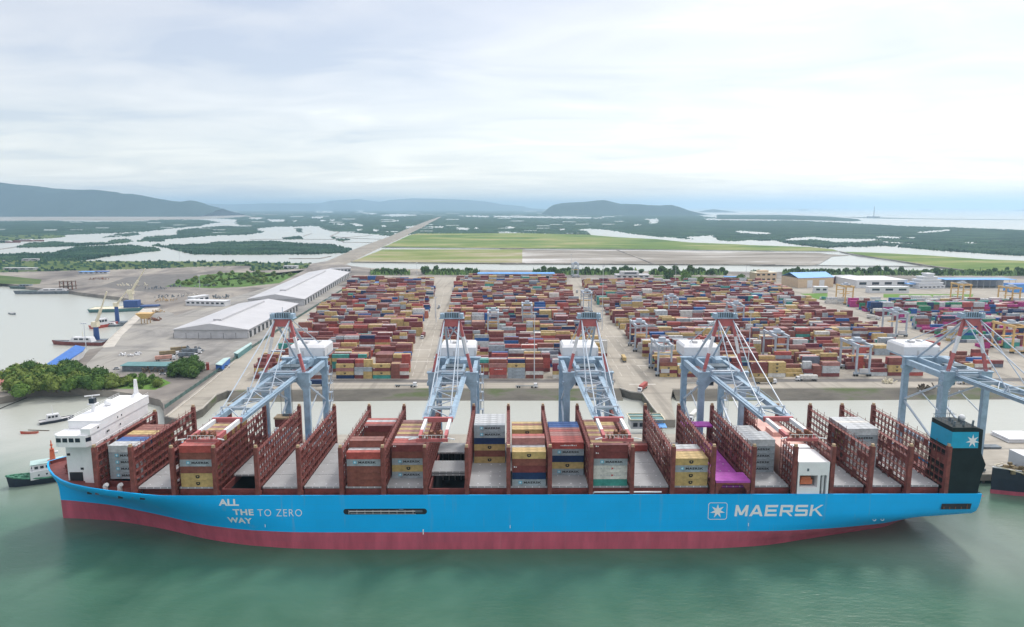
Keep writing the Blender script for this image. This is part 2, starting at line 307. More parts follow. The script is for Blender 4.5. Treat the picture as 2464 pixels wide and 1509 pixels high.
# ================================================================== THE SHIP
SY, HB = 258.75, 26.75
TAB = {0.: [(-178, .4), (-170, 1.), (-155, 3), (-133, 10), (-113, 18.4), (-97, 23), (-80, 25.6), (-60, HB), (75, HB), (95, 24.5), (122, 16.7), (150, 9), (158, .5)],
 7.: [(-178, .5), (-170, 1.6), (-155, 4.5), (-133, 12.5), (-113, 20.5), (-97, 24.5), (-80, 26.4), (-65, HB), (100, HB), (122, 24.5), (141, 21), (155, 15), (165, 9)],
 12.: [(-178, .6), (-170, 3), (-155, 8), (-133, 17.5), (-113, 23.5), (-97, 26), (-83, HB), (140, HB), (155, 26), (165, 25), (171.5, 24)],
 16.: [(-178.5, .6), (-170, 6), (-155, 14), (-133, 22), (-113, 26), (-100, HB), (150, HB), (172, 26)],
 19.: [(-179.8, .6), (-175, 7.2), (-165, 15), (-155, 19.8), (-140, 24.5), (-120, 26.6), (-110, HB), (160, HB), (172.3, 26.5)],
 21.: [(-181.6, .6), (-180.2, 3.2), (-178.3, 5.8), (-176, 8.6), (-171, 13.6), (-166, 17.5), (-160, 20.8), (-152, 23.5), (-143, 25.5), (-132, 26.6), (-125, HB), (172.5, HB)]}
XS_ = np.linspace(-190, 180, 1481); LV = sorted(TAB); HT = []
for z_ in LV:
    t_ = TAB[z_]; a_ = np.interp(XS_, [p[0] for p in t_], [p[1] for p in t_])
    if z_ < 20: a_ = np.convolve(np.pad(a_, 20, 'edge'), np.ones(41) / 41, 'valid')
    HT.append(a_)
HT = np.array(HT)
def rim(x): return 20.8 + float(np.interp(x, [-182, -160, -140, -133, -124], [2.9, 2.1, 1.35, .75, 0]))
def hb(x, z):
    z = min(max(z, 0), 21); k = min(int(np.searchsorted(LV, z, 'right')) - 1, len(LV) - 2); t = (z - LV[k]) / (LV[k + 1] - LV[k])
    return float(np.interp(x, XS_, HT[k] * (1 - t) + HT[k + 1] * t))
def hbu(x, z):                      # half breadth of the built side between its two topmost levels
    r = rim(x) - .25; f = min(1, max(0, (z - 19.2) / max(.1, r - 19.2))); return hb(x, z) if z < 19.2 else hb(x, 19.2) * (1 - f) + hb(x, 21) * f
xstem = lambda z: float(np.interp(z, [0, 14, 18, 20, 23.7], [-178, -178, -179, -180.2, -181.8]))
xstern = lambda z: float(np.interp(z, [0, 6.7, 8.6, 10.5, 21], [158, 166, 170, 170.6, 170.8]))
SHIP = thing('container_ship', 'long sky blue container ship with red bottom, lying along the pier', 'container ship', (0, SY, 0))
OFF = (0, SY, 0)
US = np.concatenate([1 - np.cos(np.linspace(0, 1, 46) ** 1 * math.pi / 2), []]) * .30
US = list(US) + list(np.linspace(.30, .68, 14)[1:]) + list(.68 + .32 * np.sin(np.linspace(0, math.pi / 2, 30)))[1:]
def zlev(x):
    zr = 6.7 + float(np.interp(x, [-178, -120], [1.1, 0])); r = rim(x)
    return [-2.0, 0, 3.2, zr, 9.5, 11.5, 13.5, 15.5, 17.5, 19.2, r - .25, r]
def side(sgn):
    rows = []
    for u in US:
        row = []
        for j in range(12):
            z0 = zlev(-178 + 350 * u)[j]; x = xstem(z0) + (xstern(z0) - xstem(z0)) * u; z = zlev(x)[j]
            row.append((x, SY + sgn * (.12 if u == 0 else hb(x, 21 if j >= 10 else z)), z))
        rows.append(row)
    return rows
m = MB(); sides = {}
for sgn in (-1, 1):
    rows = side(sgn); sides[sgn] = rows; base = len(m.v)
    for r_ in rows: m.v += r_
    for i in range(len(rows) - 1):
        for j in range(11):
            a = base + i * 12 + j; q = (a, a + 12, a + 13, a + 1)
            m.f.append(q if sgn < 0 else q[::-1]); m.m.append(1 if j < 3 else 0)
    # bulwark: cap and inner face
    for i in range(len(rows) - 1):
        def inn(p, dz): 
            h_ = max(0.05, (p[1] - SY) * sgn - .45) if dz == 0 else max(.05, min((p[1] - SY) * sgn - .45, hbu(p[0], p[2] - dz) - .45)); return (min(max(p[0] + (.45 if p[0] < -150 else 0), -181.6), 172.3), SY + sgn * h_, p[2] - dz)
        p, q = rows[i][11], rows[i + 1][11]
        f1 = [p, q, inn(q, 0), inn(p, 0)]; f2 = [inn(p, 0), inn(q, 0), inn(q, 1.6), inn(p, 1.6)]
        m.face(f1 if sgn < 0 else f1[::-1], 0); m.face(f2 if sgn < 0 else f2[::-1], 2)
A_, B_ = sides[-1][-1], sides[1][-1]; S0, T0 = sides[-1][0], sides[1][0]
for j in range(11):
    m.face([A_[j], B_[j], B_[j + 1], A_[j + 1]], 1 if j < 3 else 0); m.face([T0[j], S0[j], S0[j + 1], T0[j + 1]], 1 if j < 3 else 0)
hull = m.build('hull', [M('hull_blue'), M('hull_red'), M('deck_red')], SHIP, off=OFF, smooth=False)
for p_ in hull.data.polygons: p_.use_smooth = True
# bay grid
PX = [222, 318, 418, 520, 622, 722, 824, 924, 1025, 1124, 1223, 1321, 1420, 1520, 1616, 1711, 1805, 1907, 1998, 2090, 2180, 2272]
PXW = [OY((p, 1172), 233.5).x for p in PX]
fit = np.polyfit(range(len(PXW)), PXW, 3); LBX = [float(np.polyval(fit, i)) for i in range(len(PXW))]
LBX[17] = PXW[17]
DZ = 19.5                                    # main deck
Y0, Y1 = 235.6, 281.9                        # hatch line, near and far
# deck: bow, side strips, cross strips, stern
m = MB()
def deckq(x0, x1, n=1):
    for k in range(n):
        a, b = x0 + (x1 - x0) * k / n, x0 + (x1 - x0) * (k + 1) / n
        za, zb = rim(a) - 1.3, rim(b) - 1.3; ha, hb_ = max(.1, hbu(a, za) - .55), max(.1, hbu(b, zb) - .55)
        m.face([(a, SY - ha, za), (b, SY - hb_, zb), (b, SY + hb_, zb), (a, SY + ha, za)])
deckq(-181.2, LBX[0] + 1, 26)
for k in range(21):
    a, b = LBX[k] + 1, LBX[k + 1] - 1; n = 4
    for i in range(n):
        p, q = a + (b - a) * i / n, a + (b - a) * (i + 1) / n
        for sg in (-1, 1):
            in_ = 8.0 if k == 0 else 2.6 if k == 1 else 0; y_ = Y0 + in_ if sg < 0 else Y1 - in_
            f_ = [(p, SY + sg * (hbu(p, rim(p) - 1.3) - .55), rim(p) - 1.3), (q, SY + sg * (hbu(q, rim(q) - 1.3) - .55), rim(q) - 1.3), (q, y_, DZ), (p, y_, DZ)]
            m.face(f_ if sg < 0 else f_[::-1])
    deckq(LBX[k + 1] - 1, LBX[k + 1] + 1)
deckq(LBX[21] + 1, 172.4, 3)
m.build('deck', M('deck_red'), SHIP, off=OFF)
# hatch coamings and covers
OPEN = {3: [0], 8: [0, 2]}; NOHATCH = {17}
PW = (Y1 - Y0) / 4
cov = MB(); 
def cover_mesh(wx, name='hatch_cover'):
    c = MB(); h = wx / 2
    c.box(-h, h, -PW / 2 + .12, PW / 2 - .12, .15, .85); c.box(-h + .3, h - .3, -PW / 2 + .5, PW / 2 - .5, 0, .15)
    for sx in (-.55, .1, .62):
        for sy in (-.3, .32): c.box(sx * h - .22, sx * h + .22, sy * PW - .15, sy * PW + .15, .85, 1.0, 1)
    for k in range(6): x_ = -h + .5 + k * (2 * h - 1) / 5; c.box(x_ - .12, x_ + .12, -PW / 2 + .02, -PW / 2 + .12, .3, .8, 1)
    return c.mesh(name, [M('hatch_grey'), M('crane_white')])
HM = cover_mesh(12.55)
for k in range(21):
    if k in NOHATCH: continue
    a, b = LBX[k] + .85, LBX[k + 1] - .85; c_ = MB()
    ya = Y0 + (7.5 if k == 0 else 2.4 if k == 1 else 0); yb = Y1 - (ya - Y0)
    for yy in (ya, yb - .5): c_.box(a, b, yy, yy + .5, DZ - .3, 21.75)
    for xx in (a, b - .5): c_.box(xx, xx + .5, ya + .5, yb - .5, DZ - .3, 21.75)
    if k in OPEN:
        for yy in (ya + .5, yb - .6): c_.box(a + .5, b - .5, yy, yy + .1, 6, DZ - .3, 1)
        for xx in (a + .5, b - .6): c_.box(xx, xx + .1, ya + .6, yb - .6, 6, DZ - .3, 1)
        c_.box(a + .6, b - .6, ya + .6, yb - .6, 6, 6.1, 1)
        for q in range(5): c_.box(a + .6 + q * 2.6, a + .9 + q * 2.6, yb - .9, yb - .6, 6.1, 21.5, 2)
    c_.build('hatch_coaming', [M('deck_red'), M('pit_dark'), M('wall_pale')], SHIP, off=OFF)
    for i in range(4):
        if i in OPEN.get(k, []): continue
        if k == 0 and i in (0, 3): continue
        mm_ = HM
        if k == 15: 
            if 'HMAG' not in globals(): HMAG = HM.copy(); HMAG.materials[0] = M('magenta')
            mm_ = HMAG
        for lev in ([0, 1] if (k, i) == (8, 1) else [0]):
            sx_ = (b - a + .35) / 12.55
            o = link('hatch_cover', mm_, SHIP, ((a + b) / 2, Y0 + PW * (i + .5) - SY, 21.75 + lev * 1.0))
            o.scale.x = sx_
            if k == 15: tag(o, 'magenta painted hatch cover')
HZ = 22.62
# lashing bridges
def lash(h=25.6, hgt=38.4, plate=.10, low=.30):
    c = MB(); zt = hgt; z0 = DZ - .1
    tiers = [23.2, 25.9, 28.6, 31.3, 34.0, 36.6]
    for sy in (-1, 1):
        c.box(-.72, .72, sy * h - .7, sy * h + .7, z0, zt)
        c.box(-.5, .5, sy * h - .45, sy * h + .45, zt, zt + .9, 1)
        c.box(-.72, .72, sy * (h - .75) - (1.1 if sy > 0 else 0), sy * (h - .75) + (1.1 if sy < 0 else 0), z0, z0 + 2.2)
    n = int((2 * h - 1.5) / 2.55)
    for k in range(n + 1):
        y = -h + .75 + (2 * h - 1.5) * k / n
        for x in (-.6, .6): c.box(x - .09, x + .09, y - .13, y + .13, z0, zt - 1.2)
        if k % 4 == 0: c.box(-.5, .5, y - .05, y + .05, z0, 25.8)
    for i, z in enumerate(tiers):
        c.box(-.70, .70, -h + .8, h - .8, z - .10, z + .08)
        for x in (-.70, .70):
            c.box(x - .04, x + .04, -h + .8, h - .8, z + .95, z + 1.05)
            if i == 0: c.box(x - .05, x + .05, -h + .8, h - .8, z + .1, z + .62)
    R2 = random.Random(5)
    for k in range(0, n, 1):
        y = -h + .75 + (2 * h - 1.5) * k / n; y2 = y + (2 * h - 1.5) / n
        for i in range(len(tiers) - 1):
            u = R2.random()
            if u < (low if i < 2 else plate): c.box(-.58, -.52, y + .2, y2 - .2, tiers[i] + .12, tiers[i + 1] - .15)
            elif u < .62: c.bar((.55, y, tiers[i]), (.55, y2, tiers[i + 1]), .12)
            if R2.random() < .22: c.box(-.84, -.72, y + .8, y + 1.05, tiers[i] + .3, tiers[i] + 1.1, 1)
    for q in range(9):
        y = -h + 1 + q * (2 * h - 2) / 8; c.box(-.06, .06, y - .06, y + .06, zt - 1.2, zt + .5 + .5 * (q % 3 == 0))
    return c
LM, LMP, LMS, LMN = [lash(*q_).mesh('lashing_bridge', [M('lash_brown'), M('cap_tan')]) for q_ in ((25.6, 38.4, .06, .12), (25.6, 38.4, .42, .6), (21.5, 37.2, .5, .7), (24.6, 38.4, .5, .7))]
LM17 = []
for sg in (-1, 1):
    c = MB(); c.box(-.72, .72, sg * 25.6 - .7, sg * 25.6 + .7, DZ - .1, 38.4); c.box(-.5, .5, sg * 25.6 - .45, sg * 25.6 + .45, 38.4, 39.3, 1)
    for i in range(1, 6):
        y = sg * (25.6 - i * 2.3)
        for x in (-.6, .6): c.box(x - .09, x + .09, y - .13, y + .13, DZ - .1, 37.4 + .9 * (i == 5))
        if i < 5:
            for z in (22, 28, 33): c.bar((.55, y, z), (.55, y - sg * 2.3, z + 4), .14)
    for z in (23.2, 25.9, 28.6, 31.3, 34.0, 36.6): y0, y1 = sorted((sg * 25.6, sg * 14.1)); c.box(-.7, .7, y0, y1, z - .1, z + .08); c.box(-.74, -.66, y0, y1, z + .95, z + 1.05)
    LM17.append(c.mesh('lashing_bridge', [M('lash_brown'), M('cap_tan')]))
for k, x in enumerate(LBX):
    if k == 17:
        for q_ in LM17: link('lashing_bridge', q_, SHIP, (x, 0, 0))
        continue
    link('lashing_bridge', LMS if k == 0 else LMN if k == 1 else LMP if k in (2, 3, 5, 12) else LM, SHIP, (x, 0, 0))
# lattice braces of the aft bridges on the photo's low side: an X under each aft frame
for k in (17, 18, 19, 20):
    c_ = MB(); x = LBX[k + 1] - 1.15
    for q in range(4):
        y = Y0 + 5 + q * 11; c_.bar((x, y, DZ + .5), (x, y + 5, 24.5), .35); c_.bar((x, y + 10, DZ + .5), (x, y + 5, 24.5), .35)
    c_.build('lattice_brace', M('lash_brown'), SHIP, off=OFF)
# bridge house at the bow
HO = link('bridge_house', None, SHIP, (-158, 0, 0)); ho = (-158, SY, 0)
m = MB()
m.box(-164.5, -157.5, 244, 250.5, 20.6, 36.6); m.box(-164.5, -157.5, 268, 273.5, 20.6, 36.6)      # legs
m.box(-157.5, -152.2, 242.5, 275, 20.0, 36.6); m.box(-164, -157.5, 250.5, 268, 28, 36.6)
m.prism([(-164.8, 239.6), (-163.2, 238.7), (-153.4, 238.7), (-152.4, 240.4), (-152.4, 280.2), (-163, 281.5), (-164.8, 280)], 36.6, 40.9)
m.box(-164.2, -152.1, 246.5, 281, 40.9, 44.0); m.box(-155.5, -152.05, 239.6, 246.5, 40.9, 43.2)
m.box(-164.4, -152.0, 246.3, 281.2, 44.0, 44.25)
m.box(-165.5, -158, 239.9, 246.2, 40.9, 41.05)
m.build('superstructure', M('ship_white'), HO, off=ho)
g = MB()
for k in range(4):
    g = MB(); g.box(-164 + k * 2.3, -162.3 + k * 2.3, 238.58, 238.8, 38.5, 40.0); g.build('window', M('glass_dark'), HO, off=ho)
g = MB(); g.face([(-153.3, 238.62, 38.6), (-152.3, 240.3, 38.6), (-152.3, 240.3, 40.1), (-153.3, 238.62, 40.1)])
g.build('window', M('glass_dark'), HO, off=ho)
for k in range(14):
    g = MB(); g.box(-164.93, -164.7, 241 + k * 2.8, 243.1 + k * 2.8, 38.5, 40.0); g.build('window', M('glass_dark'), HO, off=ho)
R3 = random.Random(3)
for k in range(26):
    g = MB()
    y = 243 + R3.random() * 36; z = R3.choice([24, 27, 30, 33, 35.5, 38.5, 41.8]); g.box(-152.16, -152.0, y, y + .55, z, z + .7); g.build('porthole', M('glass_dark'), HO, off=ho)
for q_ in ((-163.9, -159.0, 243.9, 244.1, 21.6, 25.0), (-164.2, -163.0, 243.9, 244.1, 31.5, 32.4), (-159.6, -158.4, 243.9, 244.1, 26.0, 26.8)):
    g = MB(); g.box(*q_); g.build('doorway', M('pit_dark'), HO, off=ho)
g = MB(); g.tube((-161.5, 258, 44.2), (-161.5, 258, 47.2), .8, .5); g.box(-163, -160, 256.6, 259.4, 47.2, 47.6); g.box(-162.5, -160.5, 257.1, 258.9, 47.6, 49.6, 1)
g.bar((-163.8, 256.8, 50.6), (-159.2, 259.2, 50.6), .4, .4); g.tube((-161.5, 258, 49.6), (-161.5, 258, 50.5), .2)
g.build('radar_mast', [M('ship_white'), M('glass_dark')], HO, off=ho)
g = MB(); g.tube((-156.2, 279.2, 44.2), (-156.2, 279.2, 45.6), 2.4, 1.2); g.tube((-156.2, 279.2, 45.6), (-156.2, 279.2, 51.6), 1.0, .6); g.build('signal_mast', M('ship_white'), HO, off=ho)
g = MB(); g.ball((-160.4, 266, 45.4), 1.4, 1.4, 1.4, 12, 7); g.tube((-160.4, 266, 44.2), (-160.4, 266, 45), .5); g.build('satellite_dome', M('ship_white'), HO, off=ho, smooth=True)
g = MB()
for y in np.arange(247, 281, 2.1): g.tube((-164.3, y, 44.2), (-164.3, y, 45.4), .05, k=5)
for z in (44.8, 45.4): g.bar((-164.3, 246.4, z), (-164.3, 281, z), .07); g.bar((-152.2, 246.4, z), (-152.2, 281, z), .07)
for x in np.arange(-165.3, -158, 1.4): g.tube((x, 240, 41), (x, 240, 42.1), .05, k=5)
g.bar((-165.3, 240, 42.1), (-158, 240, 42.1), .07)
g.build('railing', M('ship_white'), HO, off=ho)
# forecastle gear
for (x, y, s) in ((-172, 256, 1.), (-170, 262, 1.1), (-168.5, 251, .9), (-173.5, 265, .8)):
    g = MB(); g.box(x - 1.6 * s, x + 1.6 * s, y - 1 * s, y + 1 * s, 21.6, 22.2); g.tube((x, y - 1.1 * s, 23), (x, y + 1.1 * s, 23), .9 * s, k=10); g.box(x + 1 * s, x + 1.7 * s, y - .5, y + .5, 22.2, 23.8); g.build('mooring_winch', M('deck_red'), SHIP, off=OFF)
for x in (-146.5, -141.3): g = MB(); g.tube((x, 236.5, 20.5), (x, 236.5, 22.8), .8, k=10); g.tube((x, 236.5, 22.8), (x + .9, 236.2, 23.4), .75, k=10); g.build('ventilator', M('white_paint'), SHIP, off=OFF)
# engine casing with the lifeboat recess
a, b = LBX[17] + 1.15, LBX[18] - 1.15; CO = link('engine_casing', None, SHIP, ((a + b) / 2, 0, 0)); co_ = ((a + b) / 2, SY, 0); ec = a + .62 * (b - a); e2 = a + .93 * (b - a)
m = MB(); ny = 232.6
m.box(a, b, ny, 246, 27.7, 32.7); m.box(a, b, ny + 5.5, 246, 20, 27.7); m.box(a, ec + .2, ny, ny + 5.5, 20, 23.2)
m.box(a, a + .7, ny, ny + 5.5, 23.2, 27.7); m.box(ec + .2, ec + 1.2, ny, ny + 5.5, 20, 27.7); m.box(e2, b, ny, ny + 5.5, 20, 27.7)
m.box(a, b, 246, 284.5, 20, 32.2, 1); m.box(a + 1, b - 1, 246.5, 250, 32.2, 33.2, 0)
m.box(a + 2, b - 2, 262, 270, 32.2, 33.8, 1)
m.build('casing', [M('ship_white'), M('peach')], CO, off=co_)
g = MB(); g.prism([(a + 1.1, ny + 2.4), (a + 1.7, ny + 1.2), (ec - 1.1, ny + 1.2), (ec - .5, ny + 2.4), (ec - 1.1, ny + 3.6), (a + 1.7, ny + 3.6)], 23.9, 25.6)
g.prism([(a + 1.7, ny + 2.4), (a + 2.2, ny + 1.5), (ec - 1.6, ny + 1.5), (ec - 1.2, ny + 2.4), (ec - 1.6, ny + 3.3), (a + 2.2, ny + 3.3)], 25.6, 26.6)
g.build('lifeboat', M('orange'), CO, off=co_)
g = MB(); g.box(e2 - 2.1, e2 - 1.5, ny + .5, ny + 5.4, 20, 21.4); g.tube((e2 - 1.2, ny + 2.6, 20), (e2 - 1.2, ny + 2.6, 26.8), .35); g.box(ec + 2, e2 - .5, ny + 5.35, ny + 5.48, 20, 27.6)
g.box(a + 3.2, a + 3.9, ny - .06, ny + .05, 29.3, 30.3); g.build('davit', M('crane_dark'), CO, off=co_)
g = MB(); g.tube((e2 - 1.0, ny + .9, 20.2), (e2 - 1.0, ny + .9, 28.2), .5, k=10); g.build('exhaust_pipe', M('white_paint'), CO, off=co_)
# magenta platform between two lashing bridges
a, b = LBX[15] + 1, LBX[16] - 1; g = MB()
g.box(a, b, 232.5, 240.4, 25.0, 25.8, 0); g.box(a, b, 232.45, 240.4, 24.3, 25.0, 1)
for x in (a, b - 1.1): g.box(x, x + 1.1, 232.6, 234, 19.6, 24.3, 1)
for x, s in ((a + 1.1, 1), (b - 1.1, -1)):
    g.face([(x, 232.55, 24.3), (x + s * 1.6, 232.55, 24.3), (x, 232.55, 21.9)][::1 if s < 0 else -1], 1); g.face([(x, 233.9, 24.3), (x + s * 1.6, 233.9, 24.3), (x, 233.9, 21.9)], 1)
g.build('manifold_platform', [M('magenta'), M('lash_brown')], SHIP, off=OFF); g = MB()
g.box(a, b, 279, 285, 30.3, 31, 0)
for x in (a, b - .9): g.box(x, x + .9, 283.5, 284.6, 19.6, 30.3, 1)
g.build('manifold_platform', [M('magenta'), M('lash_brown')], SHIP, off=OFF)
# funnel
X0f, X1f = OY((2276, 1185), 232.7).x, OY((2351, 1185), 232.7).x
FO = link('funnel', None, SHIP, (X0f, 0, 0)); fo = (X0f, SY, 0)
m = MB(); yn, yf = 232.7, 244.8
prof = [(X0f, 20.0), (X1f, 20.0), (X1f + .6, 26.5), (X1f + 1.9, 31.5), (X1f - .2, 36.0), (X1f - .4, 44.6), (X1f - 3.0, 45.4), (X0f, 45.4)]
n0 = len(m.v); m.v += [(x, yn, z) for x, z in prof] + [(x, yf, z) for x, z in prof]; K = len(prof)
m.f.append(tuple(range(K))); m.m.append(0); m.f.append(tuple(range(2 * K - 1, K - 1, -1))); m.m.append(0)
for i in range(K): m.f.append((i, K + i, K + (i + 1) % K, (i + 1) % K)); m.m.append(0)
m.build('funnel_casing', M('funnel_black'), FO, off=fo)
m = MB(); m.face([(X0f - .06, yn - .06, 37.8), (X1f - 1.6, yn - .06, 37.8), (X1f - 1.9, yn - .06, 43.8), (X0f - .06, yn - .06, 43.8)])
m.face([(X0f - .06, yf, 37.8), (X0f - .06, yn - .06, 37.8), (X0f - .06, yn - .06, 43.8), (X0f - .06, yf, 43.8)]); m.build('painted_band', M('band_blue'), FO, off=fo)
def star(cx, cz, R_, r_, y, mi=0, n=7, sk=0.):
    pts = []
    for k in range(2 * n):
        t = math.pi / 2 + math.pi * k / n; q = R_ if k % 2 == 0 else r_
        pts.append((cx + q * math.cos(t) + sk * q * math.sin(t), cz + q * math.sin(t)))
    return [[(cx, y, cz), (pts[k][0], y, pts[k][1]), (pts[(k + 1) % (2 * n)][0], y, pts[(k + 1) % (2 * n)][1])] for k in range(2 * n)]
m = MB(); sx = X0f + .66 * (X1f - X0f)
for f_ in star(sx, 40.5, 2.5, .95, yn - .13): m.face(f_[::-1])
m.build('star_emblem', M('letter_white'), FO, off=fo)
m = MB(); RR = random.Random(9)
for k in range(7): x = X0f + 1.6 + k * 1.1; y = yn + 2 + (k % 3) * 3; m.tube((x, y, 44.5), (x + .3, y, 46.6 + RR.random() * .9), .4, .34, 8)
m.bar((X0f + .2, yn + .4, 46.6), (X0f + 8, yn + 1, 46.4), .12); m.bar((X0f + .2, yf, 46.9), (X0f + 9, yf, 46.6), .12)
for k in range(6): m.bar((X0f + .3, yn + .6 + k * 2.2, 45.4), (X0f + .3, yn + .6 + k * 2.2, 46.8), .1)
m.bar((X0f + .3, yn + .5, 46.8), (X0f + .3, yf - .5, 46.8), .1); m.bar((X0f + 4, yn + 9, 45), (X0f + 4.6, yn + 9, 49), .14); m.bar((X0f + 3, yn + 9, 48), (X0f + 6, yn + 9, 48), .12)
m.build('exhaust_pipe', M('crane_dark'), FO, off=fo)
m = MB(); m.ball((X1f - 3, yn + 8, 46.6), 1.2, 1.2, 1.2, 10, 6); m.tube((X1f - 3, yn + 8, 44.8), (X1f - 3, yn + 8, 46), .4); m.build('satellite_dome', M('white_paint'), FO, off=fo, smooth=True)
# hull side: pilot ladder recess, mooring recess, small fittings
yh = SY - HB
a, b = OY((826, 1231), yh), OY((1027, 1231), yh); zc_ = a.z; m = MB(); pts = []
for k in range(24):
    t = 2 * math.pi * k / 24; sx = (b.x - 1.1 if math.cos(t) >= 0 else a.x + 1.1); pts.append((sx + 1.1 * math.cos(t), zc_ + 1.1 * math.sin(t)))
m.face([(x, yh - .05, z) for x, z in pts])
m.build('ladder_recess', M('gallery'), SHIP, off=OFF)
m = MB(); m.box(a.x + 2.2, b.x - 4.2, yh - .22, yh - .08, zc_ - .05, zc_ + .34)
for k in range(9): x = a.x + 2 + k * (b.x - a.x - 7) / 8; m.box(x - .07, x + .07, yh - .2, yh - .08, zc_ - .95, zc_ + .6)
m.bar((a.x + 2.5, yh - .14, zc_ - .75), (b.x - 4, yh - .14, zc_ - .9), .1); m.box(b.x - 4.2, b.x - 1.6, yh - .3, yh - .1, zc_ - .2, zc_ + .5, 1); m.box(a.x + 20, a.x + 21.6, yh - .4, yh - .1, zc_ + .4, zc_ + 1.0, 1)
m.build('accommodation_ladder', [M('wall_pale'), M('crane_dark')], SHIP, off=OFF)
a, b = OY((2263, 1219), yh), OY((2337, 1219), yh); m = MB(); z = a.z
m.face([(a.x, yh - .03, z - 1.05), (b.x - .3, yh + .12, z - 1.05), (b.x, yh + .12, z + 1.1), (a.x + .3, yh - .03, z + 1.1)]); m.build('mooring_opening', M('pit_dark'), SHIP, off=OFF)
m = MB()
for k in range(5): m.box(a.x + 1 + k * 2.1, a.x + 1.25 + k * 2.1, yh - .12, yh + .02, z - 1.0, z - .1 + .9 * (k == 4))
m.build('mooring_roller', M('rust'), SHIP, off=OFF)
m = MB()
for p in ((296, 1181), (353, 1189), (205, 1163)):
    for _ in range(1):
        x = OY(p, 236).x; z = 19.4; h_ = SY - hb(x, z) - .10; m.face([(x - .9, h_, z - .45), (x + .9, h_ - .02, z - .45), (x + .9, h_ - .02, z + .45), (x - .9, h_, z + .45)])
m.build('fairlead', M('pit_dark'), SHIP, off=OFF)
m = MB()
for p in ((636, 1267), (1227, 1267), (1800, 1262)): q = OY(p, yh); m.box(q.x - .1, q.x + .1, SY - hb(q.x, q.z) - .1, SY - hb(q.x, q.z) + .05, q.z - .6, q.z + .6)
q = OY((1018, 1280), yh); m.box(q.x - .18, q.x + .18, yh - .12, yh, q.z - .9, q.z + 1.0)
for p in ((2107, 1253), (2127, 1253)):
    q = OY(p, yh)
    for k in range(10): t = k * math.pi / 5; m.bar((q.x + .55 * math.cos(t), SY - hb(q.x, q.z) - .1, q.z + .55 * math.sin(t)), (q.x + .55 * math.cos(t + .63), SY - hb(q.x, q.z) - .1, q.z + .55 * math.sin(t + .63)), .16)
m.build('draught_mark', M('letter_white'), SHIP, off=OFF)
# a white pipe gangway at the rail
a, b = OY((1430, 1183), 232.4), OY((1592, 1183), 232.4); m = MB(); m.tube((a.x, 233.0, 21.4), (b.x, 233.0, 21.4), .32); m.tube((a.x, 233.0, 21.4), (a.x - .8, 233.2, 20.6), .3); m.build('rail_pipe', M('white_paint'), SHIP, off=OFF)
# lettering
def text_tris(s, bold=0.0, space=1.0):
    cu = bpy.data.curves.new('lettering', 'FONT'); cu.body = s; cu.size = 1; cu.offset = bold; cu.space_character = space; cu.resolution_u = 3
    o = bpy.data.objects.new('lettering', cu); sc.collection.objects.link(o); bpy.context.view_layer.update()
    me = o.to_mesh(); vs = [(v.co.x, v.co.y) for v in me.vertices]; me.calc_loop_triangles(); tr = [tuple(t.vertices) for t in me.loop_triangles]
    o.to_mesh_clear(); bpy.data.objects.remove(o); bpy.data.curves.remove(cu)
    xs = [v[0] for v in vs]; ys = [v[1] for v in vs]; x0, x1, y0, y1 = min(xs), max(xs), min(ys), max(ys)
    return [((x - x0) / (x1 - x0), (y - y0) / (y1 - y0)) for x, y in vs], tr
def hull_text(s, l, t, r, bt, bold=.02, space=1.0):
    vs, tr = text_tris(s, bold, space); A, B = OY((l, bt), yh), OY((r, t), yh); c = MB()
    for tri in tr:
        q = []
        for i in tri:
            x = A.x + (B.x - A.x) * vs[i][0]; z = A.z + (B.z - A.z) * vs[i][1]; q.append((x, SY - hb(x, z) - .07, z))
        n_ = (Vector(q[1]) - Vector(q[0])).cross(Vector(q[2]) - Vector(q[0])); c.face(q if n_.y < 0 else q[::-1])
    c.build('lettering', M('letter_white'), SHIP, off=OFF)
STROKES = {'M': [((.1, 0), (.1, 1)), ((.1, 1), (.5, .1)), ((.5, .1), (.9, 1)), ((.9, 1), (.9, 0))], 'A': [((.08, 0), (.5, 1)), ((.5, 1), (.92, 0)), ((.22, .28), (.78, .28))],
 'E': [((.1, 0), (.1, 1)), ((0, .9), (.95, .9)), ((.1, .5), (.88, .5)), ((0, .1), (.95, .1))], 'R': [((.1, 0), (.1, 1)), ((0, .9), (.86, .9)), ((.1, .44), (.86, .44)), ((.88, .36), (.88, .97)), ((.5, .44), (.92, 0))],
 'S': [((.03, .1), (.92, .1)), ((.08, .5), (.92, .5)), ((.08, .9), (.95, .9)), ((.1, .45), (.1, .95)), ((.9, .05), (.9, .55))], 'K': [((.1, 0), (.1, 1)), ((.12, .42), (.88, 1)), ((.38, .62), (.93, 0))]}
def stroke_word(word, x0, x1, z0, z1, y, th=.19, tz=.2, slant=.08, gap=.16):
    n = len(word); w_ = (x1 - x0) / (n + gap * (n - 1)); h_ = z1 - z0; c = MB(); q = 0
    for i, ch in enumerate(word):
        ox = x0 + i * w_ * (1 + gap)
        for (p, r) in STROKES[ch]:
            if p[1] == r[1]: a = [(p[0], p[1] - tz / 2), (r[0], r[1] - tz / 2), (r[0], r[1] + tz / 2), (p[0], p[1] + tz / 2)]
            else:
                if r[1] > p[1]: p, r = r, p
                t = th * (1 if p[0] == r[0] else 1.12); a = [(r[0] - t / 2, r[1]), (r[0] + t / 2, r[1]), (p[0] + t / 2, p[1]), (p[0] - t / 2, p[1])]
            q += 1; c.face([(ox + w_ * (u + slant * v), y - .004 * (q % 5), z0 + h_ * v) for u, v in a])
    return c
A, B = OY((1766, 1242), yh), OY((1979, 1214.5), yh); stroke_word('MAERSK', A.x, B.x, A.z, B.z, yh - .06).build('lettering', M('letter_white'), SHIP, off=OFF)
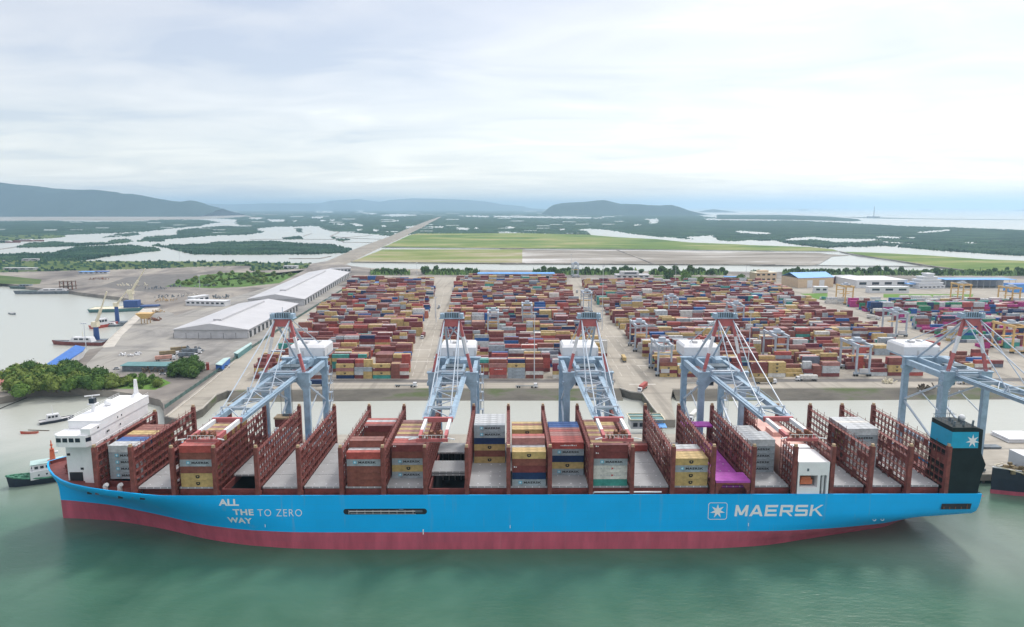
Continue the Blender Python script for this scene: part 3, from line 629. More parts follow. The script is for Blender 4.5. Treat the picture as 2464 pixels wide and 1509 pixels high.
hull_text('ALL', 526, 1200.5, 574, 1217, .035); hull_text('THE', 560, 1225, 609, 1241, .035, 1.1); hull_text('WAY', 543, 1248, 604, 1263.5, .035, 1.1)
hull_text('TO ZERO', 620, 1225, 726, 1242.5, -.008, 1.15)
A, B = OY((1702, 1250), yh), OY((1750, 1209), yh); c = MB(); w_, h_ = B.x - A.x, B.z - A.z; rr = .9; ol, il = [], []
for (cx, cz, t0) in ((B.x - rr, B.z - rr, 0), (A.x + rr, B.z - rr, 1), (A.x + rr, A.z + rr, 2), (B.x - rr, A.z + rr, 3)):
    for k in range(6):
        t = (t0 + k / 5) * math.pi / 2; ol.append((cx + rr * math.cos(t), cz + rr * math.sin(t))); il.append((cx + (rr - .22) * math.cos(t), cz + (rr - .22) * math.sin(t)))
for k in range(24):
    j = (k + 1) % 24; c.face([(ol[k][0], yh - .07, ol[k][1]), (il[k][0], yh - .07, il[k][1]), (il[j][0], yh - .07, il[j][1]), (ol[j][0], yh - .07, ol[j][1])])
for f_ in star((A.x + B.x) / 2, (A.z + B.z) / 2, 2.75, 1.1, yh - .07): c.face(f_[::-1])
c.build('star_emblem', M('letter_white'), SHIP, off=OFF)

# ================================================================== CONTAINERS
CL, CW, CH = 12.19, 2.44, 2.59
def cbox(Ln, colour):
    c = MB(); h = Ln / 2; t = .07
    c.box(-h + t, h - t, -CW / 2 + t, CW / 2 - t, .12, CH - .03)
    for sx in (-1, 1):
        for sy in (-1, 1):
            x0, x1 = sorted((sx * h, sx * (h - .2))); y0, y1 = sorted((sy * CW / 2, sy * (CW / 2 - .2))); c.box(x0, x1, y0, y1, 0, CH)
    for sy in (-1, 1):
        y0, y1 = sorted((sy * CW / 2, sy * (CW / 2 - .14)))
        c.box(-h + .2, h - .2, y0, y1, .01, .2); c.box(-h + .2, h - .2, y0, y1, CH - .14, CH - .01)
    for sx in (-1, 1):
        x0, x1 = sorted((sx * h, sx * (h - .14))); c.box(x0, x1, -CW / 2 + .2, CW / 2 - .2, .01, .2); c.box(x0, x1, -CW / 2 + .2, CW / 2 - .2, CH - .14, CH - .01)
        for y in (-.75, -.3, .3, .75): c.box(*sorted((sx * (h - t), sx * (h - t + .05))), y - .03, y + .03, .2, CH - .15)
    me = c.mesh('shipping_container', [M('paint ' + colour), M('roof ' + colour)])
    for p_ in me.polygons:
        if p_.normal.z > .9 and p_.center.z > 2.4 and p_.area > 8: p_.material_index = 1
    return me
CM = {}
def cmesh(colour, Ln=CL):
    if (colour, Ln) not in CM: CM[(colour, Ln)] = cbox(Ln, colour)
    return CM[(colour, Ln)]
yf_ = -CW / 2 - .02
def deco_name():
    c = MB(); vs, tr = text_tris('MAERSK', .035, 1.12)
    for t_ in tr: c.face([(-1.9 + 6.4 * vs[i][0], yf_, .95 + .85 * vs[i][1]) for i in t_], 0)
    c.face([(-3.75, yf_, .85), (-2.55, yf_, .85), (-2.55, yf_, 1.95), (-3.75, yf_, 1.95)], 1)
    for f_ in star(-3.15, 1.4, .5, .2, yf_ - .02): c.face(f_[::-1], 2)
    return c.mesh('lettering', [M('letter_black'), M('logo_cyan'), M('letter_white')])
def deco_shield():
    c = MB(); p = [(-.62, 1.85), (-.75, 1.7), (-.72, 1.0), (-.4, .68), (0, .6), (.4, .68), (.72, 1.0), (.75, 1.7), (.62, 1.85)]
    c.face([(x, yf_, z) for x, z in p]); c.face([(-.3, yf_ - .02, 1.5), (-.1, yf_ - .02, 1.1), (.35, yf_ - .02, 1.3), (.1, yf_ - .02, 1.55)], 1)
    return c.mesh('emblem', [M('letter_black'), M('paint beige')])
def deco_bars(seed, x0, x1, z, mi, tri=None):
    c = MB(); r = random.Random(seed); x = x0
    while x < x1:
        w_ = .25 + r.random() * .4; h_ = .3 + r.random() * .25; c.face([(x, yf_, z), (x + w_ * .8, yf_, z), (x + w_ * .8, yf_, z + h_), (x, yf_, z + h_)], 0); x += w_ + .12
    if tri is not None: c.face([(tri, yf_ - .01, z - .2), (tri + .9, yf_ - .01, z + .25), (tri + .15, yf_ - .01, z + .75)], 1)
    return c.mesh('lettering', [M(mi), M('truck_red')])
DECO = {'grey': deco_name(), 'beige': deco_shield(), 'white': deco_bars(2, -3.6, 3.8, 1.2, 'wall_pale', .3), 'red': deco_bars(4, -2.6, 3.2, 1.15, 'letter_white'),
        'small': deco_bars(6, -5.5, -4.6, 1.9, 'letter_white')}
STK = MB(); STKC = ['maroon', 'brown', 'wine', 'red', 'beige', 'grey', 'pale grey', 'navy', 'blue', 'teal', 'white', 'green', 'magenta', 'slate', 'orange', 'dull pink']
def stuffbox(x0, x1, y0, y1, z0, z1, colour):
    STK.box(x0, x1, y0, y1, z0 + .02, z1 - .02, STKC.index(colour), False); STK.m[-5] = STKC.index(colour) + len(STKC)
NIND = [0]
def container(x, y, z, colour, label, group, Ln=CL, deco=None):
    o = link('shipping_container', cmesh(colour, Ln), None, (x, y, z)); tag(o, label, 'container', group)
    if deco: link(DECO[deco].name.split('.')[0], DECO[deco], o)
    NIND[0] += 1; return o
RP = 2.53
def cname(k): return f'{ORD[k]} bay from the bow'
ABB = {'G': ('grey', 'grey', 'grey container with black lettering'), 'B': ('beige', 'beige', 'beige container with dark shield'), 'R': ('brown', None, 'plain brown container'),
 'M': ('maroon', 'small', 'maroon container'), 'O': ('red', None, 'red container'), 'H': ('red', 'red', 'red container with white lettering'), 'N': ('navy', None, 'navy blue container'),
 'W': ('white', 'white', 'white container with red pennant'), 'T': ('teal', None, 'teal container'), 'L': ('pale grey', None, 'plain pale grey container'), 'U': ('blue', None, 'bright blue container'), 'P': ('dull pink', None, 'faded pink container')}  # P is red with the sunlit look of its roof put into the paint
TIER = ['bottom', 'second', 'third', 'fourth', 'fifth', 'sixth', 'seventh']
def stack(bay, row0, tiers, back='', back_t=None, group='containers stacked on the ship'):
    """near face: tiers (bottom to top) at row0; behind it rows whose top container is given by back; the ones below are hidden"""
    x = (LBX[bay] + LBX[bay + 1]) / 2
    for t, ch in enumerate(tiers):
        col, dc, nm = ABB[ch]; pos = 'top' if t == len(tiers) - 1 else TIER[t]
        where = 'outermost row' if row0 == 0 else 'mid stack face' if row0 < 10 else 'far stack face'
        container(x + RND.uniform(-.04, .04), Y0 + 1.3 + RP * row0, HZ + t * CH, col, f'{nm}, {pos} tier, {where}, {cname(bay)}', group, CL, dc)
    for i, ch in enumerate(back):
        if ch == ' ': continue
        n = back_t[i] if isinstance(back_t, (list, tuple)) else (back_t or len(tiers)); y = Y0 + 1.3 + RP * (row0 + 1 + i); col, dc, nm = ABB[ch]
        front_n = len(tiers) if i == 0 else (back_t[i - 1] if isinstance(back_t, (list, tuple)) else (back_t or len(tiers)))
        for t in range(n):
            if t == n - 1 or t >= front_n:
                cc = ch if t == n - 1 else 'R'
                container(x + RND.uniform(-.04, .04), y, HZ + t * CH, ABB[cc][0], f'{ABB[cc][2]}, {"top" if t == n - 1 else TIER[t]} tier, {ORD[row0 + 1 + i]} row inboard, {cname(bay)}', group, CL, ABB[cc][1] if t >= front_n else None)
            else:
                stuffbox(x - CL / 2, x + CL / 2, y - 1.2, y + 1.2, HZ + t * CH, HZ + (t + 1) * CH, RND.choice(['maroon', 'brown', 'grey', 'beige']))
stack(0, 3, 'GGGGL', 'LUURBBRRR')
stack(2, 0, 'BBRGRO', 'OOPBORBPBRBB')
stack(6, 0, 'RRRGO', 'LRRRR', [5, 6, 6, 5, 5]); stack(6, 12, 'RRRRM', 'OLO')
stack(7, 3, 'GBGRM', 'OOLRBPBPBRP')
stack(9, 9, 'BRBNGG', 'LLLLL')
stack(10, 0, 'GNMRB', 'BLPOO', [5, 5, 6, 6, 5]); stack(10, 10, 'RRRGB', 'BRB')
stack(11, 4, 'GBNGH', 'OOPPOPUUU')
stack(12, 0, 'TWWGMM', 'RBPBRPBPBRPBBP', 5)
stack(13, 14, 'O', 'R')
stack(14, 0, 'BBGB', 'BBPLL')
stack(16, 5, 'GGGGL', 'LLL'); stack(16, 11, 'GGGL', 'LLL')
stack(19, 7, 'LLWLGL', 'LLWLL')
# ================================================================== GROUND AND WATER
GZ = 4.5
def structure(name, o): tag(o, None, None, None, 'structure'); return o
def sheet(name, pts, z, m, z0=None, kind='structure'):
    c = MB(); P = [(p[0], p[1]) for p in pts]
    if z0 is None:
        ar = sum(P[i][0] * P[(i + 1) % len(P)][1] - P[(i + 1) % len(P)][0] * P[i][1] for i in range(len(P)))
        c.face([(x, y, z) for x, y in (P if ar > 0 else P[::-1])])
    else: c.prism(P, z0, z)
    o = c.build(name, m); tag(o, None, None, None, kind); return o
def gp(pts, z=GZ): return [G(p, z) for p in pts]
c = MB(); c.face([(-90000, -400, 0), (90000, -400, 0), (90000, 120000, 0), (-90000, 120000, 0)]); structure('river_water', c.build('river_water', WATER))
# port ground: everything between the river bank on the left, the channel in front and the drains at the back
bank = [cE(-300, 250), cE(0, 325), cE(110, 345), cE(400, 385), cE(640, 402), cE(760, 422), cE(1000, 452), cE(1180, 472), cE(1330, 500), cE(1480, 560), cE(1440, 592), cE(1270, 742), cE(1090, 908), cE(1025, 985),
        cE(900, 1000), cE(860, 1040), cE(640, 1205), cE(440, 1212), cE(200, 1225), cE(70, 1275), cE(0, 1290), (-90, 905), (-90, 965), (0, 956), (30, 950), (60, 942), (100, 937), (200, 935), (275, 941), (340, 951), (385, 962), (392, 972)]
chan_l, chan_r = 560, 1490
front = [(395, 1003), (432, 1010), (486, 985), (520, 952), (548, 941), (562, 941), (590, 936), (1000, 936), (1468, 936), (1490, 936), (1518, 945), (1545, 948), (1572, 985), (1592, 1010), (1625, 1010), (1612, 960), (1618, 938), (1900, 936), (2200, 934), (2470, 933), (2760, 930)]
back = [(2760, 672), (2463, 664), (2300, 660), (2000, 655), (1500, 652), (1200, 650), (900, 646), (845, 640), (800, 626), (740, 636), (600, 640), (350, 634), (180, 628), (0, 626), (-300, 622)]
sheet('port_ground', gp(bank + front + back), GZ, M('scrub_soil'), -2)
# channel bank: a stone slope down to the water
def slope(pts_top, dy, name='channel_bank'):
    T = gp(pts_top); c = MB()
    for i in range(len(T) - 1):
        n = max(1, int(abs(T[i + 1].x - T[i].x) / 12))
        for k in range(n):
            p, q = T[i].lerp(T[i + 1], k / n), T[i].lerp(T[i + 1], (k + 1) / n)
            c.face([(p.x, p.y - dy, -.6), (q.x, q.y - dy, -.6), (q.x, q.y + .4, GZ + .03), (p.x, p.y + .4, GZ + .03)])
            c.face([(p.x, p.y + .4, GZ + .03), (q.x, q.y + .4, GZ + .03), (q.x, q.y + 3, GZ + .06), (p.x, p.y + 3, GZ + .06)])
    structure(name, c.build(name, M('bank_stone')))
slope([(562, 940), (1000, 936.5), (1470, 936.5), (1492, 937)], 13); slope([(1618, 938), (1900, 936.5), (2200, 934.5), (2470, 933.5), (2760, 930.5)], 13)
sheet('yard_pavement', gp([(397, 1001), (560, 869), (700, 776), (838, 690), (852, 662), (1150, 668), (1800, 670), (1880, 684), (2463, 672), (2760, 680), (2760, 929), (2463, 932), (1900, 935), (1618, 937), (1613, 958), (1624, 1008), (1594, 1008), (1546, 947), (1519, 944), (1490, 935), (1000, 935), (562, 939.5), (548, 940), (520, 951), (486, 984), (432, 1008)]), GZ + .05, M('paving'))
sheet('warehouse_apron', gp([cE(1580, 590), cE(1100, 905), cE(1035, 985), cE(870, 1150), cE(800, 1230), cE(1050, 1250), cE(1500, 1240), cE(1800, 1180), (545, 876), (690, 779), (832, 690), (700, 676), (560, 715), (420, 760), cE(1750, 640)]), GZ + .03, M('old_apron'))
sheet('quay_strip', gp([cE(1620, 582), cE(1440, 594), cE(1270, 744), cE(1092, 909), cE(1030, 984), cE(1150, 975), cE(1230, 860), cE(1420, 680)]), GZ + .1, M('concrete_pale'))
c = MB(); pw = [cE(1440, 592), cE(1270, 742), cE(1090, 908), cE(1025, 985)]; T = gp(pw)
for i in range(3): c.bar(T[i] + Vector((.3, 0, .3)), T[i + 1] + Vector((.3, 0, .3)), .7, .6)
tag(c.build('quay_kerb', M('concrete_pale')), None, None, None, 'structure')
sheet('yard_road', gp([(700, 921), (1480, 921), (1480, 913.5), (700, 913.5)]), GZ + .09, M('asphalt')); sheet('yard_road', gp([(1640, 920), (2760, 917), (2760, 909), (1640, 913)]), GZ + .09, M('asphalt'))
sheet('bare_ground', gp([cA(980, 1100), cA(1250, 1010), cA(1560, 985), cA(1950, 975), cA(1920, 1020), cA(1720, 1075), cA(1640, 1120), cA(1500, 1160), cA(1200, 1130)]), GZ + .04, M('asphalt'))
# pier
PX0, PX1 = -176, 620
c = MB(); c.box(PX0, PX1, 290, 346, 1.5, GZ); 
for x in np.arange(PX0 + 4, PX1, 9):
    for y in (292, 318, 343): c.tube((x, y, -2), (x, y, 1.5), .6, k=6)
structure('pier', c.build('pier', M('pier_concrete')))
c = MB()
for y in (293, 323): c.box(PX0 + 2, PX1, y - .55, y - .45, GZ + .004, GZ + .03); c.box(PX0 + 2, PX1, y + .45, y + .55, GZ + .004, GZ + .03)
structure('crane_rail', c.build('crane_rail', M('crane_dark')))
c = MB()
for k in range(40):
    x = PX0 + 5 + k * 15; c.tube((x, 290.8, GZ), (x, 290.8, GZ + .7), .35, k=8); c.box(x + 4, x + 6, 289, 290, 1.2, GZ - .3)
structure('pier_fender', c.build('pier_fender', M('tyre')))
# lane paint on the yard pavement
c = MB()
for (px, a, b) in ((640, 905, 870), (645, 842, 838), (1015, 870, 866), (1010, 842, 838), (1560, 880, 870), (1540, 845, 842), (1480, 810, 807), (1545, 925, 922), (690, 800, 798), (720, 770, 768)):
    A = G((px, a), GZ); c.face([(A.x - 9, A.y - 1, GZ + .06), (A.x + 9, A.y - 1, GZ + .06), (A.x + 9, A.y + 1.2, GZ + .06), (A.x - 9, A.y + 1.2, GZ + .06)])
structure('lane_marking', c.build('lane_marking', M('concrete_pale')))

# ================================================================== FAR LAND
def inside(px, py, poly):
    poly = np.array(poly); r = np.zeros(px.shape, bool); n = len(poly); j = n - 1
    for i in range(n):
        xi, yi = poly[i]; xj, yj = poly[j]
        c_ = ((yi > py) != (yj > py)) & (px < (xj - xi) * (py - yi) / (yj - yi + 1e-12) + xi); r ^= c_; j = i
    return r
P_ = lambda f, *pts: [f(*p) for p in pts]
forest = [P_(cA, (-400, 455), (550, 450), (920, 460), (1300, 455), (1600, 440), (2000, 440), (2180, 465), (2005, 490), (1980, 505), (1700, 525), (1400, 560), (1000, 575), (630, 590), (620, 612), (240, 637), (-400, 655)),
 P_(cA, (1000, 615), (1150, 578), (1360, 565), (1385, 590), (1180, 605)), P_(cA, (160, 712), (280, 668), (560, 655), (640, 668), (800, 668), (1060, 662), (1100, 642), (1250, 626), (1320, 652), (1200, 668), (900, 692), (600, 702), (280, 712)),
 P_(cA, (1745, 550), (1800, 532), (2000, 515), (2180, 500), (2470, 508), (2600, 560), (2470, 585), (2050, 600), (1640, 630), (1620, 652), (1340, 652), (1450, 605), (1740, 588)),
 P_(cA, (1490, 690), (1560, 680), (1630, 702), (1700, 685), (2000, 685), (2150, 655), (2470, 655)) + P_(cB, (0, 480), (200, 478), (400, 500), (700, 510), (910, 550), (870, 580), (600, 592), (0, 597)) + P_(cA, (1900, 777), (1800, 752), (1650, 717)),
 P_(cA, (560, 762), (640, 740), (760, 702), (900, 702), (1280, 692), (1500, 712), (1600, 742), (1460, 752), (1100, 792), (890, 827), (700, 850), (-400, 905), (-400, 790), (200, 780), (470, 772)),
 P_(cB, (400, 365), (470, 360), (470, 405), (430, 400)), P_(cB, (290, 450), (400, 433), (470, 440), (470, 462), (300, 462)), P_(cB, (720, 440), (810, 460), (920, 462), (800, 480)),
 # everything behind, right across
 P_(cA, (-400, 400), (-400, 372), (1500, 355), (2464, 300), (2900, 300)) + P_(cB, (900, 168), (2464, 172)) + P_(cC, (1000, 200), (1700, 235), (1850, 262)) + P_(cD, (0, 290), (480, 297), (960, 320), (1330, 342), (1840, 357), (2464, 380), (2900, 400), (2900, 610), (2464, 612), (1650, 560), (1200, 520), (800, 545), (560, 515), (0, 468)) +
 P_(cC, (2100, 478), (1500, 448), (1060, 400), (860, 372), (770, 378), (820, 425)) + P_(cB, (2464, 408), (1500, 412), (1400, 425), (1250, 432), (1080, 415), (700, 385), (600, 345), (400, 350), (230, 350), (0, 372), (-50, 372)) + P_(cA, (2320, 480), (2330, 440), (2100, 430), (2464, 408), (2300, 385), (1500, 385), (600, 385)),
 P_(cD, (330, 500), (480, 468), (600, 468), (770, 487), (840, 480), (860, 512), (700, 540), (560, 525)), P_(cC, (1700, 455), (1820, 440), (1900, 440), (1880, 460))]
ponds = [P_(cC, (700, 375), (790, 372), (940, 380), (1060, 398), (1300, 438), (1540, 447), (1720, 470), (2160, 488), (2130, 507), (1700, 492), (1400, 462), (1060, 445), (830, 432), (800, 405), (780, 385)),
 P_(cC, (1660, 446), (1890, 430), (1965, 467), (1860, 475)), P_(cD, (0, 478), (240, 478), (330, 508), (545, 527), (300, 527), (0, 517)), P_(cD, (315, 470), (380, 455), (550, 445), (700, 455), (1190, 468), (1000, 487), (770, 489), (600, 466), (420, 472)),
 P_(cD, (750, 535), (1000, 535), (1240, 543), (1450, 568), (1800, 585), (2040, 600), (2470, 613), (2470, 652), (2100, 642), (1600, 607), (1100, 582), (780, 555)),
 P_(cD, (1140, 438), (1360, 445), (1350, 453), (1160, 448)), P_(cD, (1395, 446), (1490, 448), (1480, 454)), P_(cD, (1195, 484), (1470, 503), (1460, 509), (1200, 492)), P_(cD, (1510, 402), (1800, 379), (1790, 386), (1530, 405)), P_(cD, (860, 530), (1240, 540), (1200, 550), (900, 540)),
 P_(cD, (1270, 545), (1335, 512), (1345, 520), (1300, 548)), P_(cD, (1900, 492), (2060, 498), (2010, 503)), P_(cD, (0, 398), (190, 410), (190, 416), (0, 411)), P_(cC, (2120, 388), (2430, 408), (2420, 414), (2160, 402)),
 P_(cC, (1340, 318), (1360, 285), (1415, 284), (1410, 312), (1360, 322)), P_(cC, (0, 258), (500, 264), (980, 274), (600, 273), (0, 264)), P_(cC, (1290, 283), (1360, 284), (1340, 290)), P_(cC, (40, 351), (125, 356), (120, 361)), P_(cC, (525, 370), (580, 374), (560, 380)),
 P_(cC, (0, 401), (190, 406), (150, 410), (0, 408)), P_(cC, (1200, 332), (1280, 334), (1210, 338)), P_(cC, (1780, 232), (2040, 236), (2000, 242)), P_(cC, (1830, 280), (2464, 288), (2464, 294), (1850, 286)), P_(cC, (1400, 228), (1620, 222), (1580, 236)),
 P_(cB, (160, 288), (310, 292), (300, 302), (190, 303)), P_(cB, (610, 294), (670, 296), (660, 300)), P_(cB, (710, 288), (760, 290), (740, 296)), P_(cB, (895, 320), (1020, 338), (960, 342)), P_(cB, (1165, 338), (1230, 340), (1220, 346)), P_(cB, (1280, 296), (1325, 296), (1290, 302)),
 P_(cB, (960, 372), (1000, 376), (980, 384)), P_(cB, (1100, 376), (1150, 380), (1130, 390)), P_(cB, (1225, 394), (1330, 392), (1300, 399)), P_(cB, (1390, 352), (1530, 340), (1500, 360), (1420, 360)), P_(cB, (1560, 350), (1740, 352), (1730, 359)), P_(cB, (1850, 358), (1960, 366), (1940, 378), (1870, 372)),
 P_(cB, (2010, 360), (2050, 362), (2030, 368)), P_(cB, (2280, 352), (2365, 355), (2350, 361)), P_(cB, (570, 216), (750, 219), (740, 223)), P_(cB, (940, 209), (1020, 211), (1010, 216)), P_(cB, (1170, 250), (1330, 240), (1500, 250), (1300, 256)), P_(cB, (1700, 192), (1820, 195), (1800, 199)),
 P_(cB, (1850, 254), (2140, 258), (2130, 263)), P_(cB, (2180, 256), (2464, 262), (2464, 266), (2200, 262)), P_(cB, (1000, 232), (1130, 232), (1120, 238)), P_(cB, (0, 270), (110, 272), (100, 282), (0, 276)), P_(cB, (740, 325), (840, 328), (830, 333)), P_(cB, (380, 297), (420, 298), (400, 303)), P_(cB, (520, 268), (650, 266), (640, 274))]
grass = [P_(cA, (-400, 640), (0, 604), (520, 590), (640, 605), (240, 640), (0, 668)), P_(cA, (-400, 870), (0, 868), (680, 855), (900, 860), (1700, 862), (2464, 866)) + P_(cB, (-20, 680), (560, 690), (500, 740), (0, 765)) + P_(cA, (2464, 905), (1150, 950), (-400, 985))]
flat_hide = [(980, 540)]
# heightfield in rows of equal angle: canopy where there is forest, below the water level where there is none
rows_y = np.concatenate([np.arange(498.6, 520, .5), np.arange(520, 668, .95)]); cols = np.arange(-330, 2810, 2.6)
NR, NC = len(rows_y), len(cols)
px, py = np.meshgrid(cols, rows_y)
d = np.stack([(px - 1231.5) / F, -(py - 754.5) / F, -np.ones_like(px)], -1) @ np.array(RM).T
t = (2.0 - CAMZ) / d[..., 2]; gx, gy = d[..., 0] * t, d[..., 1] * t
rng = np.random.default_rng(4)
wob = lambda a, s: a + rng.normal(0, s, a.shape)
jx, jy = wob(px, 2.0), wob(py, .45)
fm = np.zeros(px.shape, bool); gm = np.zeros(px.shape, bool); pm = np.zeros(px.shape, bool)
for q in forest: fm |= inside(jx, jy, q)
for q in ponds: pm |= inside(jx, wob(py, .3), q) | inside(jx, jy + .8, q) | inside(jx, jy - .6, q)
for q in grass: gm |= inside(jx, jy, q)
# scattered slivers of water in the far wood, clumps of trees out on the grass
low = rng.normal(0, 1, (NR, NC // 12 + 2)); low = np.repeat(low, 12, 1)[:, :NC]
sl = (low > 1.95) & fm & (py < 575) & (py > 502) & (px < 1500); pm |= sl
lump = rng.normal(0, 1, (NR // 3 + 2, NC // 7 + 2)); lump = np.repeat(np.repeat(lump, 3, 0), 7, 1)[:NR, :NC]
clump = np.repeat(rng.normal(0, 1, (NR // 2 + 1, NC // 3 + 1)), 2, 0); clump = np.repeat(clump, 3, 1)[:NR, :NC]
dist = np.hypot(gx, gy); near = np.clip((9000 - dist) / 7000, .0, 1)
H = np.full(px.shape, -3.0)
hf = np.clip((4200 - dist) / 2600, .28, 1); H[fm] = ((5.5 + 1.2 * lump + 1.5 * rng.normal(0, 1, px.shape)) * hf)[fm]; H[fm] = np.maximum(H[fm], .9)
bush = (clump > .55) & gm; H[gm] = np.maximum(H[gm], GZ + .1); H[bush] = GZ + .5 + np.abs(1.5 + 1.2 * rng.normal(0, 1, px.shape))[bush]
H[pm] = -3.0
k_ = (py > 640) & ~gm & (px > 840); H[k_] = -3
mi = np.where(gm & ~bush, 1, 0)
c = MB(); c.v = list(zip((gx).ravel().tolist(), gy.ravel().tolist(), H.ravel().tolist()))
Hq = np.maximum.reduce([H[:-1, :-1], H[1:, :-1], H[:-1, 1:], H[1:, 1:]]); ok = Hq > -2
for i, j in zip(*np.nonzero(ok)):
    a = i * NC + j; c.f.append((int(a + NC), int(a + NC + 1), int(a + 1), int(a))); c.m.append(int(mi[i, j]))
tag(c.build('mangrove_wood', [M('mangrove'), M('marsh')]), None, None, None, 'stuff')
sheet('mudflat', gp(P_(cA, (-500, 400), (600, 398), (1000, 385), (1500, 378), (2464, 378)) + P_(cB, (200, 245), (500, 238), (300, 262), (0, 275)) + P_(cA, (2464, 410), (2000, 436), (1300, 450), (550, 447), (-500, 452)), 1.), 1., M('mudflat'))
f1 = P_(cB, (1180, 536), (1235, 518), (1430, 428), (1500, 413), (2464, 410)) + P_(cC, (800, 426), (1060, 447), (1400, 464), (1700, 494), (2130, 510)) + P_(cD, (0, 519), (540, 537), (740, 556), (800, 573), (0, 568)) + P_(cC, (2000, 562), (0, 545)) + P_(cB, (1700, 540))
f2 = P_(cB, (905, 668), (1190, 556), (2464, 556)) + P_(cC, (200, 560), (200, 684), (0, 684)) + P_(cB, (1700, 677))
f2b = P_(cC, (200, 560), (1050, 564), (2464, 577)) + P_(cD, (0, 579), (620, 590), (700, 600), (500, 690), (560, 702), (0, 703)) + P_(cC, (2464, 694), (1200, 689), (200, 684))
f3 = P_(cD, (815, 578), (1100, 586), (1600, 611), (2100, 646), (2464, 660), (2800, 680), (2800, 800), (2464, 782), (2080, 770), (1620, 712), (1200, 640))
sheet('green_field', gp(f1, 1.2), 1.2, M('field_green')); sheet('olive_field', gp(f2, 1.2), 1.2, M('field_olive')); sheet('mud_field', gp(f2b, 1.2), 1.2, M('mud_grey')); sheet('meadow', gp(f3, 1.2), 1.2, M('field_green'))
sheet('marsh_margin', gp(P_(cD, (700, 600), (500, 690), (560, 702), (620, 690), (740, 620), (900, 612)), .7), .7, M('mud_grey'))
# bunds: low earth walls round the fields
c = MB()
def bund(pts, z=1., h=1.6, wd=5):
    T = gp(pts, z)
    for i in range(len(T) - 1): c.bar(T[i] + Vector((0, 0, h / 2)), T[i + 1] + Vector((0, 0, h / 2)), wd, h)
bund(P_(cB, (1180, 538), (1700, 545), (2464, 550)) + P_(cC, (0, 551), (1000, 556), (2000, 568), (2464, 572)) + P_(cD, (0, 574), (800, 578)))
bund(P_(cB, (905, 671), (1700, 680), (2464, 682)) + P_(cC, (0, 686), (1000, 690), (2464, 697)) + P_(cD, (0, 704), (600, 706), (1000, 712), (1620, 713)))
bund(P_(cD, (810, 582), (1000, 622), (1300, 662), (1620, 712), (2080, 772)), 1., 2.2); bund(P_(cC, (1045, 562), (1180, 610), (1370, 688)), 1., 1.4, 4)
bund(P_(cA, (0, 737), (160, 712), (280, 706)), 0, 1.4, 4)
for q in (((700, 385), (800, 405), (720, 440), (850, 452), (1090, 432)), ((830, 455), (1000, 460), (1170, 467)), ((800, 470), (840, 493), (1100, 497)), ((0, 468), (400, 466), (760, 468)), ((350, 640), (480, 640), (620, 640), (720, 620)), ((480, 440), (550, 415))): bund(P_(cB, *q), 0, 1.2, 5)
structure('earth_bund', c.build('earth_bund', M('scrub_soil')))
rl, rr_ = P_(cB, (500, 735), (640, 682), (960, 545), (1250, 440), (1390, 380), (1500, 335), (1590, 300), (1690, 266)), P_(cB, (700, 722), (880, 655), (1160, 525), (1330, 452), (1430, 408), (1530, 360), (1620, 310), (1712, 264))
c = MB(); A, B = gp(rl, 4.), gp(rr_, 4.)
for i in range(7):
    c.face([(A[i].x, A[i].y, 4), (B[i].x, B[i].y, 4), (B[i + 1].x, B[i + 1].y, 4), (A[i + 1].x, A[i + 1].y, 4)])
    c.face([(B[i].x, B[i].y, 4), (B[i].x + 6, B[i].y, 0), (B[i + 1].x + 6, B[i + 1].y, 0), (B[i + 1].x, B[i + 1].y, 4)]); c.face([(A[i].x - 6, A[i].y, 0), (A[i].x, A[i].y, 4), (A[i + 1].x, A[i + 1].y, 4), (A[i + 1].x - 6, A[i + 1].y, 0)])
structure('causeway_road', c.build('causeway_road', M('road_dust')))
# hills
def hill(name, ridge, Y, depth, base=-5):
    pts = [OY(p, Y) for p in ridge]; xs = np.linspace(pts[0].x, pts[-1].x, 130); zs = np.interp(xs, [p.x for p in pts], [p.z for p in pts]); r = np.random.default_rng(len(name) + int(Y))
    zs = zs + np.convolve(r.normal(0, 1, 136), np.ones(7) / 7, 'valid') * (zs.max() * .018); prof = [(-1, 0), (-.8, .10), (-.6, .28), (-.4, .52), (-.2, .8), (0, 1), (.3, .7), (1, 0)]; c = MB(); n = len(prof)
    lump_ = np.array([np.convolve(r.normal(0, 1, 138), np.ones(9) / 9, 'valid') for _ in prof])
    for i, x in enumerate(xs):
        for k, (q, s) in enumerate(prof): c.v.append((x, Y + q * depth + lump_[k][i] * depth * .10 * (abs(q) < .9), base + (zs[i] - base) * (s + (.06 * lump_[k][i] if 0 < s < 1 else 0))))
    for i in range(129):
        for k in range(n - 1): c.f.append((i * n + k, (i + 1) * n + k, (i + 1) * n + k + 1, i * n + k + 1)); c.m.append(0)
    o = c.build(name, M('hill_forest'), smooth=True); structure(name, o)
hill('wooded_hill', P_(cA, (-900, 60), (-500, 95), (-200, 45), (0, 72), (180, 98), (280, 100), (500, 132), (880, 147), (1130, 168), (1210, 188), (1310, 187), (1440, 210), (1600, 245), (1780, 265), (1900, 258), (1960, 272), (2060, 300), (2200, 330)), 9500, 900)
hill('wooded_hill', P_(cC, (380, 235), (440, 180), (480, 158), (560, 142), (760, 130), (860, 117), (940, 114), (1000, 130), (1090, 150), (1140, 145), (1300, 157), (1430, 163), (1540, 157), (1630, 185), (1720, 212), (1830, 245)), 11000, 900)
hill('distant_hill', P_(cB, (300, 165), (520, 144), (560, 143), (640, 140), (720, 120), (880, 108), (960, 105), (1060, 118), (1160, 130), (1250, 114), (1450, 98), (1700, 103), (1900, 110), (2100, 125), (2250, 152), (2464, 172)), 27000, 2500)
